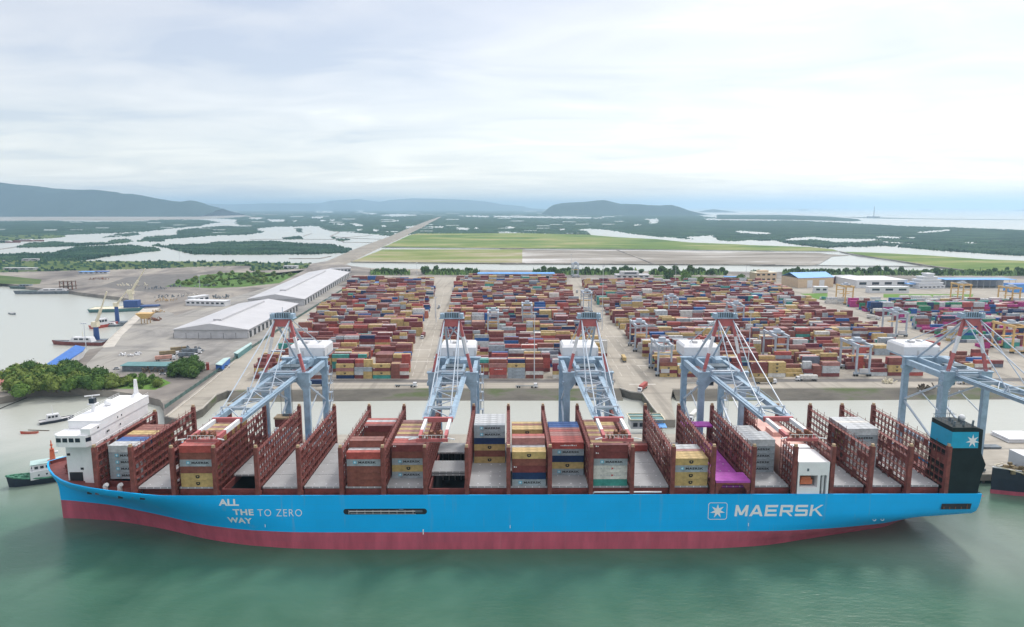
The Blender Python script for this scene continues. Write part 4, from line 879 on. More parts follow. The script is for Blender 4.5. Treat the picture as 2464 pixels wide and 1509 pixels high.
hill('distant_hill', P_(cC, (1780, 235), (1850, 205), (1900, 195), (2000, 205), (2100, 222), (2300, 240)), 16000, 800); hill('distant_hill', P_(cD, (2250, 255), (2320, 235), (2400, 216), (2464, 208), (2600, 180), (2800, 240)), 21000, 900)
hill('distant_plain', P_(cA, (1700, 300), (2000, 282), (2300, 292), (2464, 288)) + P_(cB, (100, 144), (500, 144), (900, 164), (1500, 168), (2464, 178)) + P_(cC, (300, 190), (700, 215)), 26000, 2000)
# far peninsula beyond the right-hand wood
sheet('far_shore', gp(P_(cD, (-300, 246), (300, 248), (700, 262), (970, 285), (1000, 301), (900, 304), (450, 292), (-300, 284)), 1.5), 1.5, M('mangrove'))
sheet('far_shore', gp(P_(cD, (850, 268), (1100, 270), (1500, 281), (2464, 290), (2464, 292), (1500, 284), (1050, 276)), 1.5), 1.5, M('mangrove'))
# ================================================================== QUAY CRANES
def quay_crane(label):
    root = thing('quay_crane', label, 'crane', (0, 0, 0), 0, 'ship to shore cranes on the pier')
    B = M('crane_blue'); lx, fy, ry = 9.2, -15., 15.; ZB = 42.4; ZT = 47.4
    for x in (-lx, lx):
        for y in (fy, ry):
            m = MB(); m.box(x - 1.3, x + 1.3, y - 1.0, y + 1.0, 1.6, ZB); s = 1 if x < 0 else -1
            m.face([(x + s * 1.3, y - .9, ZB), (x + s * 4.2, y - .9, ZB), (x + s * 1.3, y - .9, ZB - 4)][::s]); m.face([(x + s * 1.3, y + .9, ZB), (x + s * 1.3, y + .9, ZB - 4), (x + s * 4.2, y + .9, ZB)][::s])
            m.face([(x + s * 4.2, y - .9, ZB), (x + s * 4.2, y + .9, ZB), (x + s * 1.3, y + .9, ZB - 4), (x + s * 1.3, y - .9, ZB - 4)])
            m.box(x - 2.0, x + 2.0, y - 1.2, y + 1.2, ZB - 1.6, ZB - .05)
            leg = m.build('leg', B, root)
            w_ = MB(); w_.box(x - 3.6, x + 3.6, y - .8, y + .8, .5, 1.6)
            for k in range(4): w_.tube((x - 3 + 2 * k, y - .5, .45), (x - 3 + 2 * k, y + .5, .45), .42, k=8)
            w_.build('bogie', M('crane_dark'), leg)
    for y in (fy, ry):
        m = MB(); m.box(-lx - 1.5, lx + 1.5, y - 1.2, y + 1.2, ZB, ZB + 3.9); m.box(-lx - 2, -lx + 3.4, y - 1.5, y + 1.5, ZB + 3.9, ZT - .6); m.box(lx - 3.4, lx + 2, y - 1.5, y + 1.5, ZB + 3.9, ZT - .6); m.build('portal_beam', B, root)
    for x in (-lx, lx):
        m = MB(); m.box(x - .9, x + .9, fy + 1.2, ry - 1.2, ZB + .6, ZB + 3.2); m.build('side_girder', B, root)
        m = MB(); m.box(x - .85, x + .85, fy + 1, ry - 1, 9.5, 11.6); m.build('sill_beam', B, root)
        m = MB(); m.bar((x, fy + .9, ZB - 1.5), (x, ry - .9, 26), .75); m.bar((x, ry - .9, 25), (x, fy + .9, 11.8), .75); m.bar((x, fy + .9, 27), (x, 2.4, 33.2), .4); m.build('diagonal_brace', M('cable_steel'), root)
    # machinery girder, house and the land-side outrigger
    m = MB()
    for x in (-4.2, 4.2): m.box(x - .6, x + .6, fy + 1.2, 38, 44.2, 46.6)
    m.box(-4.8, 4.8, 37, 38.4, 44.4, 46.4); m.box(-8.6, 8.6, ry + 1.4, ry + 18, 45.5, 46.4)
    m.box(-5, -3.4, fy + 1.3, fy + 8, ZB + 4, ZT + .5); m.box(2, 5.4, 2, 9, 46.6, 48.2)
    for k in range(6): m.bar((-4.2, fy + 3 + k * 8, 45), (4.2, fy + 7 + k * 8, 45), .3)
    m.build('machinery_girder', B, root)
    m = MB(); y0, y1 = ry + 3.4, ry + 19.; m.box(-8.8, 8.8, y0, y1, 46.4, 50.6)
    m.hexa([(-8.8, y0, 50.6), (8.8, y0, 50.6), (8.8, y1, 50.6), (-8.8, y1, 50.6), (-8.0, y0 + 1.6, 51.7), (8.0, y0 + 1.6, 51.7), (8.0, y1 - 1.2, 51.7), (-8.0, y1 - 1.2, 51.7)])
    h = m.build('machinery_house', M('white_paint'), root)
    m = MB(); m.box(7.9, 8.87, y0 - .07, y0 + .01, 46.6, 49.2); m.box(-2.4, -1.3, y0 - .06, y0 + .02, 46.6, 49); m.box(8.78, 8.86, y0 + 4, y0 + 6, 47, 49.6); m.build('door', M('wall_pale'), h)
    m = MB(); m.box(-3, -.8, y0 + 5, y0 + 8, 51.7, 52.7); m.box(3, 4.4, y0 + 9, y0 + 11, 51.7, 52.4); m.build('roof_vent', M('wall_pale'), h)
    # A-frame
    top = 70.5
    for s in (-1, 1):
        p, q = Vector((s * 8.4, fy, ZT - .6)), Vector((s * 3.2, fy + .6, top - 1)); m = MB()
        for k, (a, b) in enumerate(((0, .36), (.36, .69), (.69, 1))): m.bar(p.lerp(q, a), p.lerp(q, b), 1.15, 1.15, (0, 1, 0)[k])
        m.build('mast', [M('crane_red'), M('crane_white')], root)
        m = MB(); m.tube((s * 3.1, fy + .8, top - 1.4), (s * 4.2, ry - .5, ZT - .8), .55, .5, 8); m.build('rear_strut', M('cable_steel'), root)
        m = MB(); m.tube((s * 3.0, fy + 1, top), (s * 4.2, 37.5, 46.6), .2, k=6); m.build('backstay', M('cable_steel'), root)
    m = MB(); m.box(-3.4, 3.4, fy - .5, fy + 1.4, top - 3.4, top); m.build('head_beam', M('crane_red'), root)
    m = MB(); m.box(-5.4, 5.4, fy - 1.2, fy + 3.4, top, top + .25)
    for x in (-5, 3.4): m.box(x, x + 1.6, fy - .8, fy + 3, top + .25, top + 2.1)
    for k in range(9): x = -4 + k * 1.0; m.box(x - .12, x + .12, fy - .9, fy - .6, top + .25, top + 2.6)
    m.bar((-5.2, fy - .8, top + 2.7), (5.2, fy - .8, top + 2.7), .14); m.bar((-5.2, fy + 3.2, top + 1.5), (5.2, fy + 3.2, top + 1.5), .12)
    m.box(-3, 3, fy + .6, fy + 2.8, top + .25, top + 2.4, 1); m.tube((0, fy + 1, top + 2.4), (0, fy + 1, top + 5), .12)
    m.build('head_platform', [B, M('crane_dark')], root)
    m = MB(); m.bar((-3, fy + .3, top - 1.4), (3.3, 3, 57.8), .45); m.bar((3, fy + .3, top - 1.4), (-3.3, 3, 57.8), .45); m.build('cross_brace', M('cable_steel'), root)
    # boom
    YT = -97.; xb = lambda y: 4.8 - .8 * min(1, (fy - y) / 80)
    bm = link('boom', None, root)
    ring = [fy - 2] + [fy - 2 - 12.0 * k for k in range(1, 6)]
    m = MB(); yr = -77.
    for s in (-1, 1):
        a, b = (s * xb(fy), fy - 1.5, 44.6), (s * xb(yr), yr, 44.6); m.bar(a, b, 1.35, 2.0)
        m.bar((s * (xb(fy) + 1.1), fy - 2, 45.3), (s * (xb(yr) + 1.1), yr, 45.3), .9, .12); m.bar((s * (xb(fy) + 1.5), fy - 2, 46.3), (s * (xb(yr) + 1.5), yr, 46.3), .08)
    m.build('boom_girder', M('crane_blue'), bm)
    m = MB()
    for k, y in enumerate(ring):
        m.bar((-xb(y), y, 45.2), (xb(y), y, 45.2), .55, .9)
        if k < len(ring) - 1:
            s = 1 if k % 2 else -1; m.bar((s * xb(y), y, 45.4), (-s * xb(ring[k + 1]), ring[k + 1], 45.4), .32)
    m.tube((-5.6, fy - 2.2, 47.4), (5.6, fy - 2.2, 47.4), .5, k=8)
    for s in (-1, 1): m.bar((s * 5.2, fy - 1, 47.4), (s * 5.2, fy - 1, 44.5), .9)
    for y in (-46., -72.):
        for s in (-1, 1): m.bar((s * xb(y), y - 1.5, 45.6), (s * xb(y), y, 48.2), .35); m.bar((s * xb(y), y + 1.5, 45.6), (s * xb(y), y, 48.2), .35)
        m.bar((-xb(y), y, 48.0), (xb(y), y, 48.0), .3)
    m.build('boom_brace', M('cable_steel'), bm)
    m = MB(); x = xb(yr)
    m.box(-x - .9, x + .9, yr - 1.1, yr, 44.2, 45.8, 0)
    for s in (-1, 1):
        for k in range(3):
            ya = yr - 1.1 - k * 5.9; m.bar((s * x, ya, 44.8), (s * x, ya - 5.9, 44.8), 1.0, 1.4, (1, 1, 0)[k])
    m.box(-x - .9, x + .9, YT - .7, YT - 0, 43.9, 44.9, 0); m.box(-x + 1, x - 1, YT + .5, YT + 3, 43.4, 43.7, 2)
    rr_ = random.Random(2)
    for k in range(14): xx = -x + 1 + rr_.random() * (2 * x - 2); m.box(xx - .35, xx + .35, YT - 1 + rr_.random() * 3, YT + .4 + rr_.random() * 3, 45.2, 45.8 + rr_.random() * 1.2, 3)
    for s in (-1, 1): m.bar((s * (x + .8), YT - .6, 45.2), (s * (x + 3.2), YT - 1.4, 45.0), .28, None, 1)
    for k in range(7): xx = -x + k * (2 * x) / 6; m.bar((xx, YT - 1.4, 45.2), (xx, YT - 1.4, 46.4), .1, None, 1)
    m.bar((-x, YT - 1.4, 46.4), (x, YT - 1.4, 46.4), .1, None, 1)
    m.build('boom_tip', [M('crane_red'), M('crane_white'), M('wall_pale'), M('rust')], bm)
    for s in (-1, 1):
        for ye in (-46., -75.):
            m = MB(); m.tube((s * 3.2, fy - .4, top - .8), (s * (xb(ye) - .2), ye, 46.2), .24, k=6); m.build('forestay', M('cable_steel'), root)
    # trolley with cab
    m = MB(); m.box(-4, 4, -9, -3, 46.8, 47.6); m.box(-3, 3, -8, -4, 42.6, 43.2); m.box(-.3, .3, -6.3, -5.7, 43.2, 46.8); m.build('trolley', M('crane_dark'), root)
    m = MB(); m.hexa([(-5.3, -12.6, 39.6), (-3.1, -12.6, 39.6), (-3.1, -9.2, 39.6), (-5.3, -9.2, 39.6), (-5.3, -13.0, 42.4), (-3.1, -13.0, 42.4), (-3.1, -9.2, 42.4), (-5.3, -9.2, 42.4)])
    cb = m.build('operator_cab', M('white_paint'), root); m = MB(); m.face([(-5.1, -12.72, 40.0), (-3.3, -12.72, 40.0), (-3.3, -12.99, 41.9), (-5.1, -12.99, 41.9)]); m.build('window', M('glass_dark'), cb)
    # stairs on the land-side leg
    m = MB()
    for k in range(9):
        z = 3 + k * 4.4; m.box(lx + 1.4, lx + 3.4, ry - 1.4, ry + 1.6, z, z + .12)
        m.bar((lx + 1.9 + .9 * (k % 2), ry - 1.2, z), (lx + 1.9 + .9 * (k % 2), ry + 1.4, z + 4.3), .55, .12)
        for dy in (-1.4, 1.6): m.bar((lx + 3.4, ry + dy, z), (lx + 3.4, ry + dy, z + 4.4), .1)
        m.bar((lx + 3.4, ry - 1.4, z + 1.1), (lx + 3.4, ry + 1.6, z + 1.1), .08)
    m.build('stair_tower', M('rtg_grey'), root)
    m = MB(); 
    for y in (fy - 1.3, fy + 1.3): m.bar((-lx - 1.4, y, ZT + .5), (lx + 1.4, y, ZT + .5), .08); m.bar((-lx - 1.4, y, ZT), (lx + 1.4, y, ZT), .06)
    for k in range(15): x = -lx - 1.4 + k * 1.48; m.bar((x, fy - 1.3, ZT - .7), (x, fy - 1.3, ZT + .5), .07)
    m.build('railing', M('cable_steel'), root)
    return root
CLAB = ['pale blue quay crane nearest the bow, boom tip over red and pink container tops', 'pale blue quay crane with boom tip over the half open hold', 'pale blue quay crane with boom tip over beige and pink container tops',
        'pale blue quay crane with boom reaching over the white engine casing', 'pale blue quay crane behind the black funnel, boom passing astern of the ship']
CPX = [(684, 908), (1088, 904), (1415, 905), (1740, 906), (2328, 906)]
qc = quay_crane(CLAB[0])
for i, p in enumerate(CPX):
    o = qc if i == 0 else copy_tree(qc); X = OY(p, 292).x; o.location = (X, 308, GZ); o['label'] = CLAB[i]
# hatch cover landed on the pier, and spreader-borne covers behind the ship
def hatch_pile(X, Y, n, label, w_=12.4, d_=11.4, ml='crane_white'):
    o = thing('stacked_hatch_cover', label, 'hatch cover', (X, Y, GZ)); 
    for k in range(n):
        m = MB(); m.box(-w_ / 2 + .4 * k, w_ / 2 + .4 * k, -d_ / 2, d_ / 2, .25 + k * 1.1, 1.05 + k * 1.1); m.box(-w_ / 2 + .8, w_ / 2 - .8, -d_ / 2 + .6, d_ / 2 - .6, k * 1.1, .25 + k * 1.1, 1); m.build('panel', [M(ml), M('crane_dark')], o)
q = G((2440, 1056), GZ); hatch_pile(q.x, q.y, 2, 'pair of white hatch covers piled on the pier behind the black hulled vessel', 16, 13)
q = G((2395, 1077), GZ); hatch_pile(q.x - 4, q.y, 1, 'single dark grey hatch panel lying on the pier by the funnel', 11, 4, 'barge_grey')
# brown box hanging behind the second lashing bridge
q = OY((692, 1013), 296); o = thing('load_platform', 'brown loading platform with beige top hung between crane legs', 'platform', (q.x, 296, q.z - 2))
m = MB(); m.box(-5, 5, -2.5, 2.5, 0, 3.6); m.box(-5.3, 5.3, -2.8, 2.8, 3.6, 4.4, 1); m.build('body', [M('deck_red'), M('cap_tan')], o)
m = MB(); m.box(-2, 2, -.6, .6, 4.4, 5.4); m.tube((-2.5, 0, 4.4), (-2.5, 0, 30), .1); m.tube((2.5, 0, 4.4), (2.5, 0, 30), .1); m.build('hoist_rope', M('crane_dark'), o)
# pier cabin with a blue canopy on the link road
q = G((1560, 1035), GZ); o = thing('pier_cabin', 'grey glazed pier cabin with cream roof frame and blue canopy', 'cabin', (q.x, q.y, GZ))
m = MB(); m.box(-9, 8, 2, 12, 0, 4.6); m.build('wall', M('wall_pale'), o); m = MB(); m.box(-9.6, 9, 1.4, 12.6, 4.6, 5.0); m.build('roof', M('roof_teal'), o)
m = MB()
for a, b in (((-9.6, 1.3), (9, 1.3)), ((9, 1.3), (9, 12.7)), ((-9.6, 12.7), (9, 12.7)), ((-9.6, 1.3), (-9.6, 12.7)), ((-9.6, 8), (9, 8))): m.bar((*a, 5.3), (*b, 5.3), .5)
m.build('roof_frame', M('cream'), o); m = MB(); m.hexa([(2, -4, 2.6), (9, -4, 2.6), (9, 1.2, 2.9), (2, 1.2, 2.9), (2, -4, 2.8), (9, -4, 2.8), (9, 1.2, 3.5), (2, 1.2, 3.5)]); m.build('canopy', M('roof_blue'), o)
m = MB()
for x in (-8, -4.5, -1, 2.5): m = MB(); m.box(x, x + 2.4, 1.93, 2.05, 1.2, 3.4); m.build('window', M('glass_dark'), o)
q = G((1505, 963), GZ)
# ================================================================== YARD
PAL = [('maroon', 24), ('brown', 16), ('wine', 7), ('red', 8), ('beige', 18), ('grey', 7), ('pale grey', 7), ('navy', 4), ('blue', 3), ('teal', 2), ('white', 2), ('slate', 2), ('dull pink', 6), ('orange', 2)]
PALD = [('maroon', 16), ('brown', 8), ('wine', 9), ('red', 5), ('beige', 3), ('grey', 5), ('pale grey', 9), ('navy', 5), ('blue', 9), ('teal', 6), ('white', 12), ('slate', 4), ('green', 9), ('magenta', 17)]
RB = random.Random(21)
def pick(p): return RB.choices([a for a, _ in p], [b for _, b in p])[0]
class Ed:
    def __init__(s, a, b): s.a, s.b = G(a, GZ), G(b, GZ)
    def x(s, Y): return s.a.x + (s.b.x - s.a.x) * (Y - s.a.y) / (s.b.y - s.a.y)
Ln = lambda a, b: Ed(a, b)
yY = lambda y: G((1231, y), GZ).y
roadL = Ln((2076, 792), (1885, 709))
BLK = [dict(nm='first yard block', l=Ln((618, 906), (838, 690)), r=Ln((976, 910), (1047, 690)), y0=911, y1=684, p=PAL, m=3.8, skip=.05),
       dict(nm='second yard block', l=Ln((1046, 908), (1092, 690)), r=Ln((1478, 908), (1366, 690)), y0=911, y1=676, p=PAL, m=3.8, skip=.04),
       dict(nm='third yard block', l=Ln((1584, 904), (1396, 690)), r=Ln((2018, 905), (1905, 830)), y0=908, y1=834, p=PAL, m=3.8, skip=.05),
       dict(nm='third yard block', l=Ln((1584, 904), (1396, 690)), r=roadL, y0=826, y1=690, p=PAL, m=3.8, skip=.05, second=True),
       dict(nm='fourth yard block', l=Ln((2050, 905), (1950, 830)), r=Ln((2235, 905), (2140, 830)), y0=906, y1=832, p=PAL, m=2.3, skip=.12),
       dict(nm='fifth yard block', l=Ln((2300, 905), (2300, 870)), r=Ln((2425, 905), (2395, 870)), y0=903, y1=874, p=PAL, m=2.0, skip=.1),
       dict(nm='far coloured block', l=Ln((2215, 799), (1995, 722)), r=Ln((2900, 842), (2700, 728)), y0=840, y1=737, p=PALD, m=3.0, skip=.10),
       ]
OPENGAP = []
for bi, b in enumerate(BLK):
    Y, Yend, k = yY(b['y0']), yY(b['y1']), 0
    while Y < Yend:
        nr = 4; xl, xr = b['l'].x(Y), b['r'].x(Y); x = xl + RB.uniform(0, 3) * (k > 0); cells = []
        mean = b['m'] + RB.uniform(-.9, 1.0); gap0 = RB.uniform(xl, xr) if RB.random() < .35 and k > 0 else None
        while x + 7.5 < xr:
            twenty = RB.random() < .22; n = 2 if twenty else 1
            for q in range(n):
                L_ = 6.06 if twenty else CL; cells.append((x + (L_ / 2 if not twenty else L_ * (q + .5) + .1 * q), L_))
            x += CL + .55 + (RB.random() < .07) * 6
        H_ = np.zeros((len(cells), nr), int); cur = mean
        for i in range(len(cells)):
            cur = .55 * cur + .45 * mean + RB.uniform(-1.5, 1.5); slotskip = RB.random() < b['skip'] or (gap0 and abs(cells[i][0] - gap0) < 14)
            for j in range(nr): H_[i, j] = 0 if slotskip else max(0, min(5, round(cur + RB.uniform(-1.7, 1.2))))
        if k == 0 and bi in (0, 1, 2): H_[:, 0] = np.clip(H_[:, 0], 1, 4)
        for i, (xc, L_) in enumerate(cells):
            tone = [pick(b['p']) for _ in range(3)]
            for j in range(nr):
                yc = Y + 1.3 + 2.62 * j + (.05 * (i % 3)); runc = RB.choice(tone)
                for t in range(H_[i, j]):
                    col = runc if RB.random() < .55 else pick(b['p'])
                    hid = t < H_[i, j] - 1 and j > 0 and H_[i, j - 1] > t and (i == 0 or H_[i - 1, j] > t) and (i == len(cells) - 1 or H_[i + 1, j] > t)
                    if hid: continue
                    big = k == 0 and j == 0 and bi in (0, 1, 2, 4, 5)
                    if big and NIND[0] < 318:
                        pos = 'top' if t == H_[i, j] - 1 and t > 0 else TIER[t]; sz = 'short ' if L_ < 10 else ''
                        dc = None if L_ < 10 else {'beige': 'beige', 'maroon': 'small' if RB.random() < .4 else None, 'red': 'red' if RB.random() < .5 else None}.get(col)
                        container(xc, yc, GZ + .06 + t * CH, col, f'{sz}{col} container, {pos} tier, {ORD[i]} stack along {b["nm"]} front', 'containers stacked in the yard', L_, dc)
                    else: stuffbox(xc - L_ / 2, xc + L_ / 2, yc - 1.2, yc + 1.2, GZ + .05 + t * CH, GZ + .05 + (t + 1) * CH, col)
        Y += 2.62 * nr + RB.choice([4.5, 6, 7.5, 9]); k += 1
# low white refrigerated boxes right of the road
for (p0, p1, y0, n) in (((1990, 731), (2110, 731), 731, 3), ((2120, 735), (2460, 735), 735, 3), ((2170, 722), (2330, 722), 722, 2)):
    A, B = G(p0, GZ), G(p1, GZ); x = A.x
    while x < B.x:
        for j in range(3):
            for t in range(RB.randint(1, n)): stuffbox(x, x + CL, A.y + 2.7 * j, A.y + 2.7 * j + 2.4, GZ + .05 + t * CH, GZ + .05 + (t + 1) * CH, RB.choice(['white', 'white', 'pale grey']))
        x += CL + RB.choice([.5, .5, 5])
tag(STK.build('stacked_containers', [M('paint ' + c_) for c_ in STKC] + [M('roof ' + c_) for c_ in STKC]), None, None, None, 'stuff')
# ================================================================== YARD CRANES
def rtg(colr, label, group):
    r = thing('yard_gantry_crane', label, 'gantry crane', (0, 0, 0), 0, group); hx, hy, z1 = 4.6, 11.8, 21.
    for x in (-hx, hx):
        for y in (-hy, hy):
            m = MB(); m.box(x - .55, x + .55, y - .7, y + .7, 1.6, z1); lg = m.build('leg', M(colr), r)
            m = MB(); m.tube((x - 1, y - .5, .8), (x - 1, y + .5, .8), .8, k=10); m.tube((x + 1, y - .5, .8), (x + 1, y + .5, .8), .8, k=10); m.build('wheel', M('tyre'), lg)
    for y in (-hy, hy):
        m = MB(); m.box(-hx - 1.6, hx + 1.6, y - .8, y + .8, 1.6, 3.0); m.build('sill_beam', M(colr), r); m = MB(); m.box(-hx, hx, y - .4, y + .4, 15.4, 16.4); m.build('tie_beam', M(colr), r)
    for x in (-hx, hx): m = MB(); m.box(x - .7, x + .7, -hy - 1.6, hy + 1.6, z1, z1 + 2.0); m.build('girder', M(colr), r)
    m = MB(); m.box(-hx - .6, hx + .6, -4, 2, z1 + 2, z1 + 3.2); m.box(-2, 2.4, -3, 1, z1 + 3.2, z1 + 5); m.build('trolley', M('rtg_grey'), r); m = MB(); m.box(-hx, hx, -hy - 1.6, -hy - .8, z1 + .3, z1 + 1.3); m.build('end_tie', M(colr), r)
    m = MB(); m.box(-4, -1.8, -5.8, -3.8, z1 - 2.4, z1 + .0); m.build('operator_cab', M('white_paint'), r)
    m = MB(); m.box(-3, 3, -hy - 2.4, -hy - .9, 3.0, 5.8); m.build('engine_box', M('wall_pale'), r)
    m = MB(); m.box(-6, 6, -1.2, 1.2, 12, 12.7)
    for x in (-2.4, 2.4): m.tube((x, 0, 12.7), (x, 0, z1 + 2), .09, k=5)
    m.build('spreader', M('rtg_yellow'), r); return r
RT = [('rtg_grey', 1186, 812, 'in the second yard block above the near crane'), ('rtg_grey', 1268, 790, 'behind the second block, standing over brown and beige boxes'), ('rtg_grey', 1540, 846, 'beside the truck lane at the edge of the third block'), ('rtg_grey', 1597, 905, 'at the front corner of the third block'),
      ('rtg_grey', 1618, 768, 'standing far back in the third block over blue boxes'), ('rtg_grey', 1775, 790, 'in the middle of the third block'), ('rtg_grey', 1876, 878, 'over maroon boxes near the front of the third block'), ('rtg_grey', 2072, 905, 'at the front of the fourth block'),
      ('rtg_grey', 2165, 810, 'beside the slanting road in front of green and white boxes'), ('rtg_grey', 1412, 752, 'on the wide truck lane behind the third quay crane'), ('rtg_grey', 1385, 668, 'at the back of the yard beside the trees'),
      ('rtg_yellow', 2040, 733, 'over white boxes beside the lawn'), ('rtg_yellow', 2322, 728, 'beside the lawn in front of the blue shed'), ('rtg_yellow', 2440, 738, 'at the blue hut beyond the lawn'), ('rtg_yellow', 2445, 850, 'by maroon boxes beyond the slanting road')]
protos = {}
for colr, x, y, wh in RT:
    q = G((x, y), GZ); lab = f'{"yellow" if "yellow" in colr else "grey"} yard gantry crane {wh}'
    if colr not in protos: o = protos[colr] = rtg(colr, lab, 'rubber tyred gantry cranes in the yard')
    else: o = copy_tree(protos[colr]); o['label'] = lab
    o.location = (q.x, q.y + 11, GZ + .06)
# ================================================================== BUILDINGS
def gable(name, label, cat, p_fl, p_fr, p_br, eave, ridge, roofm, wallm, bays=18, monitor=True, hang=1.0):
    a, b, d = G(p_fl, GZ), G(p_fr, GZ), G(p_br, GZ); wv = b - a; dv_ = d - b; W, D = wv.length, dv_.length; ang = math.atan2(wv.y, wv.x); sh = (dv_.x * math.cos(ang) + dv_.y * math.sin(ang)); D = -dv_.x * math.sin(ang) + dv_.y * math.cos(ang)
    r = thing(name, label, cat, (a.x, a.y, GZ), ang)
    X = lambda x, y: x + sh * y / D
    m = MB(); q = [(0, 0), (W, 0), (X(W, D), D), (X(0, D), D)]; m.prism(q, 0, eave * .62, 1); m.prism([(.3, .3), (W - .3, .3), (X(W - .3, D), D - .3), (X(.3, D), D - .3)], eave * .62, eave, 0)
    m.face([(0, 0, eave), (W, 0, eave), (W / 2, 0, ridge - .3)], 0); m.face([(X(W, D), D, eave), (X(0, D), D, eave), (X(W / 2, D), D, ridge - .3)], 0); m.build('wall', [M(wallm), M(wallm)], r)
    m = MB(); h = hang; e0 = eave + .1
    for (x0, z0, x1, z1) in ((-h, e0 - .2, W / 2, ridge), (W / 2, ridge, W + h, e0 - .2)):
        m.hexa([(x0, -h, z0 - .35), (x1, -h, z1 - .35), (X(x1, D + h), D + h, z1 - .35), (X(x0, D + h), D + h, z0 - .35), (x0, -h, z0), (x1, -h, z1), (X(x1, D + h), D + h, z1), (X(x0, D + h), D + h, z0)])
    m.face([(-h, -h - .02, e0 - .5), (W + h, -h - .02, e0 - .5), (W + h, -h - .02, e0 - .2), (W / 2, -h - .02, ridge), (-h, -h - .02, e0 - .2)])
    rf = m.build('roof', M(roofm), r)
    if monitor:
        m = MB(); y0, y1 = D * .1, D * .86; mw = W * .055
        m.hexa([(X(W / 2 - mw, y0), y0, ridge - .8), (X(W / 2 + mw, y0), y0, ridge - .8), (X(W / 2 + mw, y1), y1, ridge - .8), (X(W / 2 - mw, y1), y1, ridge - .8), (X(W / 2 - mw, y0), y0, ridge + 1.3), (X(W / 2 + mw, y0), y0, ridge + 1.3), (X(W / 2 + mw, y1), y1, ridge + 1.3), (X(W / 2 - mw, y1), y1, ridge + 1.3)])
        m.build('ridge_monitor', M(roofm), rf)
    for k in range(bays):
        y = D * (k + .3) / bays; y2 = y + D / bays * .5; m = MB(); m.hexa([(X(W, y) - .1, y, .1), (X(W, y) + .06, y, .1), (X(W, y2) + .06, y2, .1), (X(W, y2) - .1, y2, .1), (X(W, y) - .1, y, eave * .7), (X(W, y) + .06, y, eave * .7), (X(W, y2) + .06, y2, eave * .7), (X(W, y2) - .1, y2, eave * .7)])
        m.build('door', M('opening'), r)
    for k in range(7): m = MB(); x = W * k / 6; m.box(x - .15, x + .15, -.12, 0.02, 0, eave * .62); m.build('wall_post', M('opening'), r)
    return r
gable('warehouse', 'long white roofed warehouse nearer the quay, with pale gable end', 'warehouse', cF(240, 890), cF(990, 890), cF(1490, 612), 8.3, 13.8, 'roof_white', 'wall_pale', 14)
gable('warehouse', 'long white roofed warehouse farther back by the causeway road', 'warehouse', cF(985, 562), cF(1552, 562), cF(2005, 272), 8.3, 14.2, 'roof_white', 'wall_pale', 22)
def block(name, label, cat, l, r_, dep, hgt, roofm, wallm, win=0, roof='flat', over=.6, open_=False, rows=1, group=None):
    a, b = G(l, GZ), G(r_, GZ); W = (b - a).length; ang = math.atan2(b.y - a.y, b.x - a.x); o = thing(name, label, cat, (a.x, a.y, GZ), ang, group)
    m = MB()
    if open_:
        for k in range(max(3, int(W / 9)) + 1):
            x = W * k / max(3, int(W / 9)); m.box(x - .25, x + .25, .1, .6, 0, hgt); m.box(x - .25, x + .25, dep - .6, dep - .1, 0, hgt)
        m.box(0, W, dep - .1, dep, 0, hgt)
    else: m.box(0, W, 0, dep, 0, hgt)
    m.build('wall', M(wallm), o); m = MB()
    if roof == 'flat': m.box(-over, W + over, -over, dep + over, hgt, hgt + .45)
    else:
        rz = hgt + dep * .16
        m.hexa([(-over, -over, hgt), (W + over, -over, hgt), (W + over, dep / 2, rz), (-over, dep / 2, rz), (-over, -over, hgt + .25), (W + over, -over, hgt + .25), (W + over, dep / 2, rz + .25), (-over, dep / 2, rz + .25)])
        m.hexa([(-over, dep / 2, rz), (W + over, dep / 2, rz), (W + over, dep + over, hgt), (-over, dep + over, hgt), (-over, dep / 2, rz + .25), (W + over, dep / 2, rz + .25), (W + over, dep + over, hgt + .25), (-over, dep + over, hgt + .25)])
    m.build('roof', M(roofm), o)
    for q in range(rows):
        for k in range(win):
            m = MB(); x = W * (k + .5) / win; z = hgt * (q + .42) / rows; m.box(x - W / win * .28, x + W / win * .28, -.08, .04, z, z + hgt / rows * .34); m.build('window', M('glass_dark'), o)
    return o
block('blue_roof_shed', 'small open shed with thin blue roof by the corner of the first yard block', 'shed', cB(905, 893), cB(1180, 893), 14, 6.5, 'roof_blue', 'wall_pale', 0, 'flat', 1, True)
block('blue_roof_shed', 'wide grey workshop with pale blue roof behind the second yard block', 'workshop', cB(2040, 852), cB(2464 + 265, 852), 24, 13.5, 'roof_blue', 'wall_pale', 3)
block('white_office', 'long white office with dark windows behind the farther warehouse', 'office', cB(720, 770), cB(905, 765), 14, 8, 'roof_white', 'wall_pale', 6)
o = block('terminal_office', 'pale stepped terminal office behind the third yard block', 'office', (1482, 672), (1562, 672), 20, 7, 'roof_white', 'wall_pale', 6)
m = MB(); m.box(8, 38, 3, 17, 7.45, 12.5); m.build('upper_storey', M('wall_pale'), o); m = MB(); m.box(14, 34, 2.8, 3.1, 8.8, 10.8); m.build('upper_window', M('glass_dark'), o)
o = block('tan_building', 'tan stuccoed building with small dark windows by the trees', 'building', cD(50, 855), cD(235, 850), 18, 15, 'cream', 'wall_tan', 4, rows=2); m = MB(); m.box(8, 24, 3, 12, 15.45, 18.5); m.build('stair_head', M('wall_tan'), o)
o = block('blue_roof_depot', 'tan depot with bright blue roof and two tall white doors', 'depot', cD(430, 905), cD(748, 895), 40, 14.5, 'roof_blue', 'wall_tan', 0, 'gable', .8)
for x in (.25, .58): m = MB(); m.box(62 * x, 62 * x + 9, -.1, .05, 0, 11); m.build('door', M('white_paint'), o)
